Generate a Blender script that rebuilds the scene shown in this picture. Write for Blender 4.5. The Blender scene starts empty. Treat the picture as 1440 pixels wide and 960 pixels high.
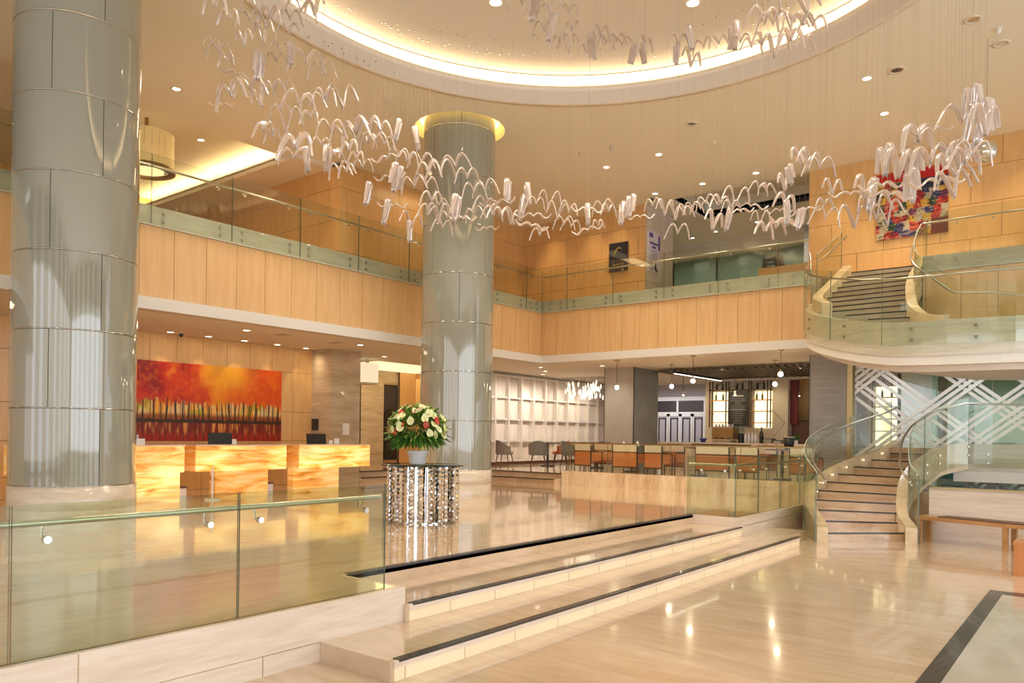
import bpy, bmesh, math, random
from mathutils import Vector, Matrix
random.seed(7)
S = bpy.context.scene
C = S.collection
PI = math.pi
R = math.radians

# ------------------------------------------------------------------ materials
def mat(name):
    m = bpy.data.materials.new(name); m.use_nodes = True
    nt = m.node_tree; nt.nodes.clear()
    out = nt.nodes.new('ShaderNodeOutputMaterial')
    return m, nt, out
def N(nt, typ, **kw):
    n = nt.nodes.new(typ)
    for k, v in kw.items():
        if k.startswith('i_'): n.inputs[k[2:].replace('_', ' ')].default_value = v
        elif isinstance(k, str): setattr(n, k, v)
    return n
def rgb(c): return (c[0], c[1], c[2], 1)
def pbr(name, col, rough=.5, metal=0, coat=0, spec=.5, emis=None, es=0, bump=0, bscale=30, var=0, vscale=3, vstretch=(1, 1, 1), col2=None, ior=1.5):
    m, nt, out = mat(name)
    b = N(nt, 'ShaderNodeBsdfPrincipled')
    b.inputs['Base Color'].default_value = rgb(col)
    b.inputs['Roughness'].default_value = rough
    b.inputs['Metallic'].default_value = metal
    b.inputs['Coat Weight'].default_value = coat
    b.inputs['Coat Roughness'].default_value = .03
    b.inputs['IOR'].default_value = ior
    if emis: b.inputs['Emission Color'].default_value = rgb(emis); b.inputs['Emission Strength'].default_value = es
    if var or col2 or bump:
        g = N(nt, 'ShaderNodeNewGeometry')
        mp = N(nt, 'ShaderNodeMapping'); mp.inputs['Scale'].default_value = vstretch
        nt.links.new(g.outputs['Position'], mp.inputs['Vector'])
        no = N(nt, 'ShaderNodeTexNoise'); no.inputs['Scale'].default_value = vscale; no.inputs['Detail'].default_value = 6
        nt.links.new(mp.outputs[0], no.inputs['Vector'])
        if var or col2:
            mx = N(nt, 'ShaderNodeMix', data_type='RGBA')
            c2 = col2 or tuple(x * (1 - var) for x in col)
            mx.inputs['A'].default_value = rgb(c2); mx.inputs['B'].default_value = rgb(col)
            rp = N(nt, 'ShaderNodeValToRGB'); rp.color_ramp.elements[0].position = .35; rp.color_ramp.elements[1].position = .65
            nt.links.new(no.outputs['Fac'], rp.inputs[0]); nt.links.new(rp.outputs[0], mx.inputs['Factor'])
            nt.links.new(mx.outputs['Result'], b.inputs['Base Color'])
        if bump:
            bp = N(nt, 'ShaderNodeBump'); bp.inputs['Strength'].default_value = bump; bp.inputs['Distance'].default_value = .01
            n2 = N(nt, 'ShaderNodeTexNoise'); n2.inputs['Scale'].default_value = bscale
            nt.links.new(g.outputs['Position'], n2.inputs['Vector'])
            nt.links.new(n2.outputs['Fac'], bp.inputs['Height']); nt.links.new(bp.outputs[0], b.inputs['Normal'])
    nt.links.new(b.outputs[0], out.inputs[0])
    return m

def stone(name, c1, c2, c3, rough=.12, stretch=(.35, 3, 6), tile=None, rot=0, coat=.3, joint=(.45, .36, .27), veinmix=.6, scale=1.3, slant=0):
    """travertine: long soft veins, optional joints"""
    m, nt, out = mat(name)
    b = N(nt, 'ShaderNodeBsdfPrincipled'); b.inputs['Roughness'].default_value = rough
    b.inputs['Coat Weight'].default_value = coat; b.inputs['Coat Roughness'].default_value = .04
    g = N(nt, 'ShaderNodeNewGeometry')
    mp = N(nt, 'ShaderNodeMapping'); mp.inputs['Scale'].default_value = stretch; mp.inputs['Rotation'].default_value = (0, slant, rot)
    nt.links.new(g.outputs['Position'], mp.inputs['Vector'])
    n1 = N(nt, 'ShaderNodeTexNoise'); n1.inputs['Scale'].default_value = scale; n1.inputs['Detail'].default_value = 8; n1.inputs['Roughness'].default_value = .62; n1.inputs['Distortion'].default_value = .5
    n2 = N(nt, 'ShaderNodeTexNoise'); n2.inputs['Scale'].default_value = scale * 5; n2.inputs['Detail'].default_value = 5
    nt.links.new(mp.outputs[0], n1.inputs['Vector']); nt.links.new(mp.outputs[0], n2.inputs['Vector'])
    r1 = N(nt, 'ShaderNodeValToRGB'); e = r1.color_ramp.elements
    e[0].position = .32; e[0].color = rgb(c3); e[1].position = .68; e[1].color = rgb(c1)
    k = r1.color_ramp.elements.new(.5); k.color = rgb(c2)
    nt.links.new(n1.outputs['Fac'], r1.inputs[0])
    mx = N(nt, 'ShaderNodeMix', data_type='RGBA', blend_type='MULTIPLY'); mx.inputs['Factor'].default_value = veinmix * .5
    r2 = N(nt, 'ShaderNodeValToRGB'); r2.color_ramp.elements[0].position = .35; r2.color_ramp.elements[0].color = (.72, .66, .58, 1); r2.color_ramp.elements[1].position = .6
    nt.links.new(n2.outputs['Fac'], r2.inputs[0])
    nt.links.new(r1.outputs[0], mx.inputs['A']); nt.links.new(r2.outputs[0], mx.inputs['B'])
    last = mx.outputs['Result']
    if tile:
        br = N(nt, 'ShaderNodeTexBrick'); br.offset = 0
        br.inputs['Scale'].default_value = 1; br.inputs['Mortar Size'].default_value = .0025; br.inputs['Mortar Smooth'].default_value = .1
        br.inputs['Brick Width'].default_value = tile[0]; br.inputs['Row Height'].default_value = tile[1]
        br.inputs['Color1'].default_value = (1, 1, 1, 1); br.inputs['Color2'].default_value = (.9, .9, .9, 1); br.inputs['Mortar'].default_value = (.62, .55, .48, 1)
        mp2 = N(nt, 'ShaderNodeMapping'); mp2.inputs['Rotation'].default_value = tile[2] if len(tile) > 2 else (0, 0, 0)
        nt.links.new(g.outputs['Position'], mp2.inputs['Vector']); nt.links.new(mp2.outputs[0], br.inputs['Vector'])
        m3 = N(nt, 'ShaderNodeMix', data_type='RGBA', blend_type='MULTIPLY'); m3.inputs['Factor'].default_value = .4
        nt.links.new(last, m3.inputs['A']); nt.links.new(br.outputs['Color'], m3.inputs['B']); last = m3.outputs['Result']
    nt.links.new(last, b.inputs['Base Color'])
    nt.links.new(b.outputs[0], out.inputs[0])
    return m

def glass(name, tint=(.88, .95, .90), ior=1.45, rough=0.0, refl=1.0):
    m, nt, out = mat(name)
    t = N(nt, 'ShaderNodeBsdfTransparent'); t.inputs[0].default_value = rgb(tint)
    g = N(nt, 'ShaderNodeBsdfGlossy'); g.inputs['Roughness'].default_value = rough; g.inputs[0].default_value = (refl, refl, refl, 1)
    lw = N(nt, 'ShaderNodeLayerWeight'); lw.inputs[0].default_value = .5
    pw = N(nt, 'ShaderNodeMath', operation='POWER'); pw.inputs[1].default_value = 5; nt.links.new(lw.outputs['Facing'], pw.inputs[0])
    f = N(nt, 'ShaderNodeMapRange'); f.inputs[3].default_value = ((ior - 1) / (ior + 1)) ** 2; f.inputs[4].default_value = .75; nt.links.new(pw.outputs[0], f.inputs[0])
    mx = N(nt, 'ShaderNodeMixShader')
    nt.links.new(f.outputs[0], mx.inputs[0]); nt.links.new(t.outputs[0], mx.inputs[1]); nt.links.new(g.outputs[0], mx.inputs[2])
    nt.links.new(mx.outputs[0], out.inputs[0])
    return m

def emit(name, col, s):
    m, nt, out = mat(name)
    e = N(nt, 'ShaderNodeEmission'); e.inputs[0].default_value = rgb(col); e.inputs[1].default_value = s
    nt.links.new(e.outputs[0], out.inputs[0]); return m

def wood(name, c1, c2, rough=.32, vert=True, scale=2.2, coat=.15):
    m, nt, out = mat(name)
    b = N(nt, 'ShaderNodeBsdfPrincipled'); b.inputs['Roughness'].default_value = rough; b.inputs['Coat Weight'].default_value = coat; b.inputs['Coat Roughness'].default_value = .12
    g = N(nt, 'ShaderNodeNewGeometry'); mp = N(nt, 'ShaderNodeMapping')
    mp.inputs['Scale'].default_value = (5, 5, .5) if vert else (.5, 5, 5)
    nt.links.new(g.outputs['Position'], mp.inputs['Vector'])
    no = N(nt, 'ShaderNodeTexNoise'); no.inputs['Scale'].default_value = scale; no.inputs['Detail'].default_value = 7; no.inputs['Distortion'].default_value = .3
    nt.links.new(mp.outputs[0], no.inputs['Vector'])
    r = N(nt, 'ShaderNodeValToRGB'); r.color_ramp.elements[0].position = .3; r.color_ramp.elements[0].color = rgb(c2); r.color_ramp.elements[1].position = .7; r.color_ramp.elements[1].color = rgb(c1)
    nt.links.new(no.outputs['Fac'], r.inputs[0]); nt.links.new(r.outputs[0], b.inputs['Base Color']); nt.links.new(b.outputs[0], out.inputs[0])
    return m

M = {}
M['floor'] = stone('travertine_floor', (.76, .60, .45), (.70, .54, .39), (.62, .46, .32), rough=.13, stretch=(.5, 2.2, 1), rot=.55, tile=(1.2, .6), coat=.5)
M['floorup'] = stone('travertine_floor_upper', (.76, .58, .40), (.70, .51, .33), (.60, .42, .25), rough=.10, stretch=(2.6, .5, 1), rot=0, tile=(1.2, 1.2), coat=.5)
M['trav'] = stone('travertine_wall', (.86, .75, .64), (.81, .69, .58), (.73, .60, .48), rough=.22, stretch=(.5, .5, 5), coat=.2)
M['travpillar'] = stone('travertine_pillar', (.66, .54, .38), (.58, .46, .32), (.47, .36, .24), rough=.15, stretch=(.6, .6, 5), coat=.2, tile=(50, .62, (R(90), 0, 0)))
M['marble'] = stone('peach_marble', (.96, .82, .63), (.90, .71, .50), (.62, .40, .22), rough=.12, stretch=(3.2, 1, .8), coat=.4, rot=0, scale=.9, slant=.7)
M['band'] = stone('pale_stone_band', (.72, .69, .58), (.66, .63, .52), (.57, .54, .44), rough=.25, stretch=(.6, .6, 6), coat=.1)
M['colbase'] = stone('column_base_stone', (.74, .65, .54), (.70, .61, .50), (.62, .52, .41), rough=.2, stretch=(1, 1, 6), coat=.2)
M['stairstone'] = stone('stair_stone', (.72, .54, .38), (.62, .44, .29), (.50, .34, .21), rough=.14, stretch=(.5, 3, 4), coat=.4)
M['stairup'] = stone('upper_stair_stone', (.52, .44, .32), (.45, .37, .27), (.36, .29, .20), rough=.3, stretch=(.5, 3, 4), coat=.1)
M['stringer'] = stone('stringer_stone', (.82, .68, .46), (.76, .61, .40), (.67, .52, .33), rough=.2, stretch=(1, 1, 4), coat=.2)
M['ceiling'] = pbr('ceiling_paint', (.88, .84, .72), rough=.75)
M['recess'] = pbr('recess_paint', (.74, .66, .54), rough=.75)
M['white'] = pbr('white_paint', (.86, .78, .68), rough=.6)
M['whitecool'] = pbr('white_soffit_paint', (.82, .79, .74), rough=.6)
M['soffit'] = pbr('soffit_paint', (.74, .66, .56), rough=.7)
M['wood'] = wood('maple_panels', (.78, .49, .22), (.69, .41, .16))
M['woodf'] = wood('maple_fascia', (.82, .54, .27), (.74, .46, .205))
M['woodd'] = pbr('dark_joint', (.09, .05, .02), rough=.7)
M['colglass'] = pbr('back_painted_glass', (.31, .315, .26), rough=.05, coat=1.0, ior=1.6)
M['chrome'] = pbr('polished_steel', (.72, .70, .66), rough=.12, metal=1)
M['steel'] = pbr('brushed_steel', (.55, .52, .46), rough=.28, metal=1)
M['brass'] = pbr('bronze_trim', (.42, .30, .14), rough=.3, metal=1)
M['black'] = pbr('black_granite', (.03, .025, .022), rough=.25, coat=.3)
M['glass'] = glass('balustrade_glass', (.925, .945, .895))
M['glassfront'] = glass('front_balustrade_glass', (.855, .90, .80))
M['glassteal'] = glass('green_tinted_glass', (.78, .90, .86))
M['edge'] = pbr('glass_edge', (.10, .16, .11), rough=.15, coat=.5)
M['edgelight'] = pbr('glass_edge_light', (.55, .66, .58), rough=.1, coat=.5)
M['lamp'] = emit('downlight_glow', (1, .86, .62), 14)
M['lampwarm'] = emit('cove_glow', (1, .80, .52), 14)
M['lampwarm2'] = emit('strip_glow', (1, .72, .34), 16)
M['lampamber'] = emit('amber_glow', (1, .62, .16), 7)
M['bulb'] = emit('bulb_glow', (1, .80, .50), 45)
M['trimw'] = pbr('lamp_trim', (.8, .72, .6), rough=.4)
M['blackplastic'] = pbr('black_plastic', (.02, .02, .02), rough=.35)
M['paper'] = pbr('white_paper', (.85, .84, .82), rough=.6)
M['orange'] = pbr('tan_leather', (.60, .20, .07), rough=.42, bump=.15, bscale=60)
M['cream'] = pbr('cream_leather', (.80, .70, .54), rough=.45)
M['frame'] = pbr('dark_bronze_frame', (.06, .04, .03), rough=.4, metal=.6)
M['grey'] = pbr('grey_fabric', (.21, .19, .16), rough=.85, bump=.2, bscale=200)
M['darkwood'] = pbr('walnut', (.14, .06, .03), rough=.4)
M['benchwood'] = wood('oak_bench', (.56, .30, .12), (.45, .22, .08), vert=False)
M['brownwood'] = wood('brown_wood', (.30, .16, .07), (.22, .11, .04), vert=False)
M['boxwood'] = wood('orange_wood', (.62, .25, .07), (.50, .18, .04))
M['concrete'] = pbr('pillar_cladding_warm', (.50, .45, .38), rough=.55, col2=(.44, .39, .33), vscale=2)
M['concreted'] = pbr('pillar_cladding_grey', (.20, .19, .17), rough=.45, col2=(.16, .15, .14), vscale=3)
M['gridmetal'] = pbr('satin_metal', (.92, .86, .76), rough=.3, metal=.45)
M['etched'] = pbr('etched_panel', (.36, .34, .325), rough=.5, col2=(.31, .30, .285), vscale=3)
M['etchline'] = pbr('etch_line', (.46, .44, .41), rough=.4)
M['satin'] = pbr('satin_panel', (.76, .66, .57), rough=.35, col2=(.68, .58, .50), vscale=1.2, vstretch=(6, 6, .4), coat=.15)
M['porcelain'] = pbr('white_porcelain', (.80, .77, .76), rough=.25, coat=.3)
M['bronze'] = pbr('dark_bronze', (.045, .03, .02), rough=.45, metal=.3)
M['white_metal'] = pbr('white_frame', (.82, .82, .80), rough=.4)
M['lilac'] = pbr('grey_lilac_paint', (.50, .48, .52), rough=.6)
M['dark'] = pbr('dark_panel', (.05, .045, .05), rough=.3)
M['slat'] = pbr('dark_slats', (.13, .10, .07), rough=.6)
M['board'] = pbr('chalkboard', (.04, .038, .035), rough=.7)
M['chalk'] = pbr('chalk', (.5, .48, .45), rough=.9)
M['navy'] = pbr('navy_sign', (.012, .014, .03), rough=.3, coat=.3)
M['gold'] = pbr('gold_leaf', (.75, .52, .16), rough=.3, metal=.7)
M['purple'] = pbr('purple_print', (.12, .07, .33), rough=.4)
M['posterw'] = pbr('poster_paper', (.78, .72, .80), rough=.4)
M['bottle'] = pbr('green_bottle', (.12, .17, .03), rough=.12, coat=.6)
M['bottled'] = pbr('dark_bottle', (.02, .025, .012), rough=.12, coat=.6)
M['blue'] = pbr('blue_ceramic', (.03, .05, .22), rough=.3)
M['red'] = pbr('dark_red_banner', (.20, .025, .02), rough=.5)
M['shelfglow'] = emit('shelf_glow', (1, .78, .42), 2.1)
M['lounge'] = pbr('lounge_glass_wall', (.24, .36, .27), rough=.25, coat=.6)
M['inlay'] = pbr('inlay_tile', (.60, .55, .47), rough=.12, coat=.4, var=.08)
M['leaf'] = pbr('leaf', (.10, .26, .03), rough=.5, col2=(.05, .15, .02), vscale=9)
M['leaflight'] = pbr('leaf_light', (.42, .52, .10), rough=.5, col2=(.2, .36, .05), vscale=9)
M['spathe'] = pbr('cream_spathe', (.72, .78, .42), rough=.35, coat=.3)
M['spathered'] = pbr('red_spathe', (.50, .03, .02), rough=.3, coat=.4)
M['spadix'] = pbr('spadix', (.80, .60, .25), rough=.6)

# glass ribbons of the hanging sculpture
m, nt, out = mat('frosted_ribbon_glass')
t = N(nt, 'ShaderNodeBsdfTransparent'); t.inputs[0].default_value = (.97, .93, .90, 1)
g = N(nt, 'ShaderNodeBsdfGlossy'); g.inputs['Roughness'].default_value = .08; g.inputs[0].default_value = (1, .96, .93, 1)
d = N(nt, 'ShaderNodeBsdfDiffuse'); d.inputs[0].default_value = (.98, .90, .86, 1)
tl = N(nt, 'ShaderNodeBsdfTranslucent'); tl.inputs[0].default_value = (.98, .90, .86, 1)
a1 = N(nt, 'ShaderNodeMixShader'); a1.inputs[0].default_value = .5
lw = N(nt, 'ShaderNodeLayerWeight'); lw.inputs[0].default_value = .45
rp = N(nt, 'ShaderNodeMapRange'); rp.inputs[3].default_value = .60; rp.inputs[4].default_value = .98
a2 = N(nt, 'ShaderNodeMixShader'); a3 = N(nt, 'ShaderNodeMixShader'); a3.inputs[0].default_value = .22
L = nt.links.new
L(d.outputs[0], a1.inputs[1]); L(tl.outputs[0], a1.inputs[2]); L(lw.outputs['Facing'], rp.inputs[0]); L(rp.outputs[0], a2.inputs[0])
L(t.outputs[0], a2.inputs[1]); L(a1.outputs[0], a2.inputs[2]); L(a2.outputs[0], a3.inputs[1]); L(g.outputs[0], a3.inputs[2]); L(a3.outputs[0], out.inputs[0])
M['ribbon'] = m

# back-lit onyx (a lamp): veined glow
def onyx(name, strength, tint=1.0):
    m, nt, out = mat(name)
    g = N(nt, 'ShaderNodeNewGeometry'); mp = N(nt, 'ShaderNodeMapping'); mp.inputs['Scale'].default_value = (.8, .8, 5.5)
    L = nt.links.new
    L(g.outputs['Position'], mp.inputs['Vector'])
    n1 = N(nt, 'ShaderNodeTexNoise'); n1.inputs['Scale'].default_value = 1.7; n1.inputs['Detail'].default_value = 6; n1.inputs['Distortion'].default_value = .8
    L(mp.outputs[0], n1.inputs['Vector'])
    r = N(nt, 'ShaderNodeValToRGB'); e = r.color_ramp.elements
    e[0].position = .30; e[0].color = (.55, .20, .03, 1); e[1].position = .66; e[1].color = (1, .72, .34, 1)
    k = e.new(.42); k.color = (.95, .45, .09, 1); k = e.new(.52); k.color = (1, .60, .20, 1)
    L(n1.outputs['Fac'], r.inputs[0])
    n2 = N(nt, 'ShaderNodeTexNoise'); n2.inputs['Scale'].default_value = 1.1; n2.inputs['Detail'].default_value = 1
    mp2 = N(nt, 'ShaderNodeMapping'); mp2.inputs['Scale'].default_value = (1, 1, 2.2); L(g.outputs['Position'], mp2.inputs['Vector']); L(mp2.outputs[0], n2.inputs['Vector'])
    mr = N(nt, 'ShaderNodeMapRange'); mr.inputs[1].default_value = .35; mr.inputs[2].default_value = .65; mr.inputs[3].default_value = strength * .45; mr.inputs[4].default_value = strength * 1.35
    L(n2.outputs['Fac'], mr.inputs[0])
    b = N(nt, 'ShaderNodeBsdfPrincipled'); b.inputs['Roughness'].default_value = .15
    L(r.outputs[0], b.inputs['Base Color']); L(r.outputs[0], b.inputs['Emission Color']); L(mr.outputs[0], b.inputs['Emission Strength'])
    L(b.outputs[0], out.inputs[0]); return m
M['onyx'] = onyx('onyx_backlit', .68)
M['onyxdim'] = onyx('onyx_side', .12)
M['onyxlow'] = onyx('onyx_lower', .26)
# glowing riser blocks
m, nt, out = mat('lit_riser_stone')
b = N(nt, 'ShaderNodeBsdfPrincipled'); b.inputs['Base Color'].default_value = (.9, .78, .58, 1); b.inputs['Roughness'].default_value = .3
b.inputs['Emission Color'].default_value = (1, .74, .42, 1); b.inputs['Emission Strength'].default_value = .12
g = N(nt, 'ShaderNodeNewGeometry'); br = N(nt, 'ShaderNodeTexBrick'); br.offset = 0
mp = N(nt, 'ShaderNodeMapping'); mp.inputs['Rotation'].default_value = (0, 0, R(90)); nt.links.new(g.outputs['Position'], mp.inputs[0]); nt.links.new(mp.outputs[0], br.inputs['Vector'])
br.inputs['Scale'].default_value = 1; br.inputs['Brick Width'].default_value = .62; br.inputs['Row Height'].default_value = 9; br.inputs['Mortar Size'].default_value = .006
br.inputs['Color1'].default_value = (.93, .80, .58, 1); br.inputs['Color2'].default_value = (.86, .72, .50, 1); br.inputs['Mortar'].default_value = (.5, .38, .25, 1)
nt.links.new(br.outputs['Color'], b.inputs['Base Color']); nt.links.new(b.outputs[0], out.inputs[0]); M['riser'] = m

# ------------------------------------------------------------------ mesh builder
class MB:
    def __init__(s): s.v = []; s.f = []; s.m = []; s.sm = []
    def add(s, vs, fs, mi=0, sm=False):
        o = len(s.v); s.v += [tuple(v) for v in vs]
        for f in fs: s.f.append(tuple(i + o for i in f)); s.m.append(mi); s.sm.append(sm)
        return s
    def box(s, x0, x1, y0, y1, z0, z1, mi=0, rot=0, c=None):
        vs = [(x, y, z) for z in (z0, z1) for x, y in ((x0, y0), (x1, y0), (x1, y1), (x0, y1))]
        if rot:
            cx, cy = c or ((x0 + x1) / 2, (y0 + y1) / 2); k, q = math.cos(rot), math.sin(rot)
            vs = [(cx + (x - cx) * k - (y - cy) * q, cy + (x - cx) * q + (y - cy) * k, z) for x, y, z in vs]
        return s.add(vs, [(3, 2, 1, 0), (4, 5, 6, 7), (0, 1, 5, 4), (1, 2, 6, 5), (2, 3, 7, 6), (3, 0, 4, 7)], mi)
    def prism(s, poly, z0, z1, mi=0, mtop=None):
        n = len(poly); a = sum(poly[i][0] * poly[(i + 1) % n][1] - poly[(i + 1) % n][0] * poly[i][1] for i in range(n))
        if a < 0: poly = poly[::-1]
        zz0 = z0 if isinstance(z0, (list, tuple)) else [z0] * n; zz1 = z1 if isinstance(z1, (list, tuple)) else [z1] * n
        if a < 0: zz0 = zz0[::-1]; zz1 = zz1[::-1]
        vs = [(p[0], p[1], z) for p, z in zip(poly, zz0)] + [(p[0], p[1], z) for p, z in zip(poly, zz1)]
        s.add(vs, [tuple(range(n - 1, -1, -1))] + [(i, (i + 1) % n, n + (i + 1) % n, n + i) for i in range(n)], mi)
        return s.add(vs, [tuple(range(n, 2 * n))], mi if mtop is None else mtop)
    def tube(s, path, r, n=8, mi=0, cap=True, closed=False):
        P = [Vector(p) for p in path]; rs = r if isinstance(r, (list, tuple)) else [r] * len(P)
        k = len(P); rings = []
        up = Vector((0, 0, 1))
        for i, p in enumerate(P):
            a = P[max(i - 1, 0)] if not closed else P[i - 1]; b = P[min(i + 1, k - 1)] if not closed else P[(i + 1) % k]
            t = (b - a).normalized() if (b - a).length > 1e-9 else Vector((0, 0, 1))
            u = t.cross(up)
            if u.length < 1e-3: u = t.cross(Vector((1, 0, 0)))
            u.normalize(); w = u.cross(t)
            rings.append([p + (u * math.cos(2 * PI * j / n) + w * math.sin(2 * PI * j / n)) * rs[i] for j in range(n)])
        vs = [v for ring in rings for v in ring]; fs = []
        for i in range(k if closed else k - 1):
            for j in range(n):
                a = i * n + j; b = i * n + (j + 1) % n; c = ((i + 1) % k) * n + (j + 1) % n; d = ((i + 1) % k) * n + j
                fs.append((a, b, c, d))
        s.add(vs, fs, mi, True)
        if cap and not closed:
            s.add(rings[0], [tuple(range(n))], mi); s.add(rings[-1], [tuple(range(n - 1, -1, -1))], mi)
        return s
    def lathe(s, prof, c=(0, 0), n=48, mi=0, a0=0, a1=2 * PI, sm=True):
        full = abs(a1 - a0 - 2 * PI) < 1e-6; k = n if full else n + 1
        vs = [(c[0] + r * math.cos(a0 + (a1 - a0) * j / n), c[1] + r * math.sin(a0 + (a1 - a0) * j / n), z) for r, z in prof for j in range(k)]
        fs = []
        for i in range(len(prof) - 1):
            for j in range(n):
                j2 = (j + 1) % k
                fs.append((i * k + j, i * k + j2, (i + 1) * k + j2, (i + 1) * k + j))
        return s.add(vs, fs, mi, sm)
    def cyl(s, x, y, r, z0, z1, n=24, mi=0, r2=None):
        r2 = r if r2 is None else r2
        s.lathe([(r, z0), (r2, z1)], (x, y), n, mi)
        s.lathe([(0.0001, z0), (r, z0)], (x, y), n, mi, sm=False); s.lathe([(r2, z1), (0.0001, z1)], (x, y), n, mi, sm=False)
        return s
    def sphere(s, c, r, n=16, mi=0, sz=1):
        return s.lathe([(max(1e-4, r * math.sin(PI * i / (n // 2 * 1))), c[2] - r * sz * math.cos(PI * i / (n // 2))) for i in range(n // 2 + 1)], (c[0], c[1]), n, mi)
    def sweep(s, pts, zb, zt, t, mi=0, side=0):
        """wall strip along plan path pts; zb/zt lists of heights; t thickness (side: 0 centred, +1 to the left, -1 right)"""
        n = len(pts); P = [Vector((p[0], p[1])) for p in pts]; off = []
        for i in range(n):
            a = P[max(i - 1, 0)]; b = P[min(i + 1, n - 1)]; d = (b - a).normalized(); off.append(Vector((-d.y, d.x)))
        lo = {0: -.5, 1: 0, -1: -1}[side] * t
        vs = []
        for i in range(n):
            A = P[i] + off[i] * lo; B = P[i] + off[i] * (lo + t)
            vs += [(A.x, A.y, zb[i]), (B.x, B.y, zb[i]), (B.x, B.y, zt[i]), (A.x, A.y, zt[i])]
        fs = []
        for i in range(n - 1):
            for j in range(4):
                fs.append((i * 4 + j, i * 4 + (j + 1) % 4, (i + 1) * 4 + (j + 1) % 4, (i + 1) * 4 + j))
        fs += [(3, 2, 1, 0), tuple((n - 1) * 4 + j for j in range(4))]
        return s.add(vs, fs, mi)
    def build(s, name, mats, parent=None, loc=None):
        me = bpy.data.meshes.new(name)
        off = loc or (tuple(parent['_o']) if parent is not None and '_o' in parent else (0, 0, 0))
        me.from_pydata([(v[0] - off[0], v[1] - off[1], v[2] - off[2]) for v in s.v], [], s.f)
        for m in (mats if isinstance(mats, (list, tuple)) else [mats]): me.materials.append(M[m] if isinstance(m, str) else m)
        for p, mi, sm in zip(me.polygons, s.m, s.sm): p.material_index = mi; p.use_smooth = sm
        me.update()
        bm = bmesh.new(); bm.from_mesh(me); bmesh.ops.recalc_face_normals(bm, faces=bm.faces); bm.to_mesh(me); bm.free()
        o = bpy.data.objects.new(name, me); C.objects.link(o)
        if parent is not None:
            o.parent = parent
            if parent.type == 'MESH': o['_o'] = list(off)
        elif loc: o.location = loc
        if parent is None: o['_o'] = list(loc or (0, 0, 0))
        return o

def thing(name, label, cat, loc=(0, 0, 0), group=None):
    o = bpy.data.objects.new(name, None); C.objects.link(o); o.empty_display_size = .1
    o.location = loc; o['label'] = label; o['category'] = cat; o['_o'] = list(loc)
    if group: o['group'] = group
    return o
def tag(o, label, cat, group=None, kind=None):
    o['label'] = label; o['category'] = cat
    if group: o['group'] = group
    if kind: o['kind'] = kind
    return o
def struct(o): o['kind'] = 'structure'; return o
def part(mb, name, m, t, label=None):
    o = mb.build(name, m, t)
    if t.type == 'MESH': pass
    o['_o'] = list(t['_o'])
    if label: o['label'] = label
    return o
def dup(root, loc, rot=None, label=None, group=None, scale=None):
    r = root.copy(); C.objects.link(r); r.location = loc
    if rot is not None: r.rotation_euler = (0, 0, rot)
    if scale: r.scale = (scale,) * 3
    if label: r['label'] = label
    if group: r['group'] = group
    for ch in root.children:
        c = ch.copy(); C.objects.link(c); c.parent = r
        for g in ch.children:
            d = g.copy(); C.objects.link(d); d.parent = c
    return r
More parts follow.
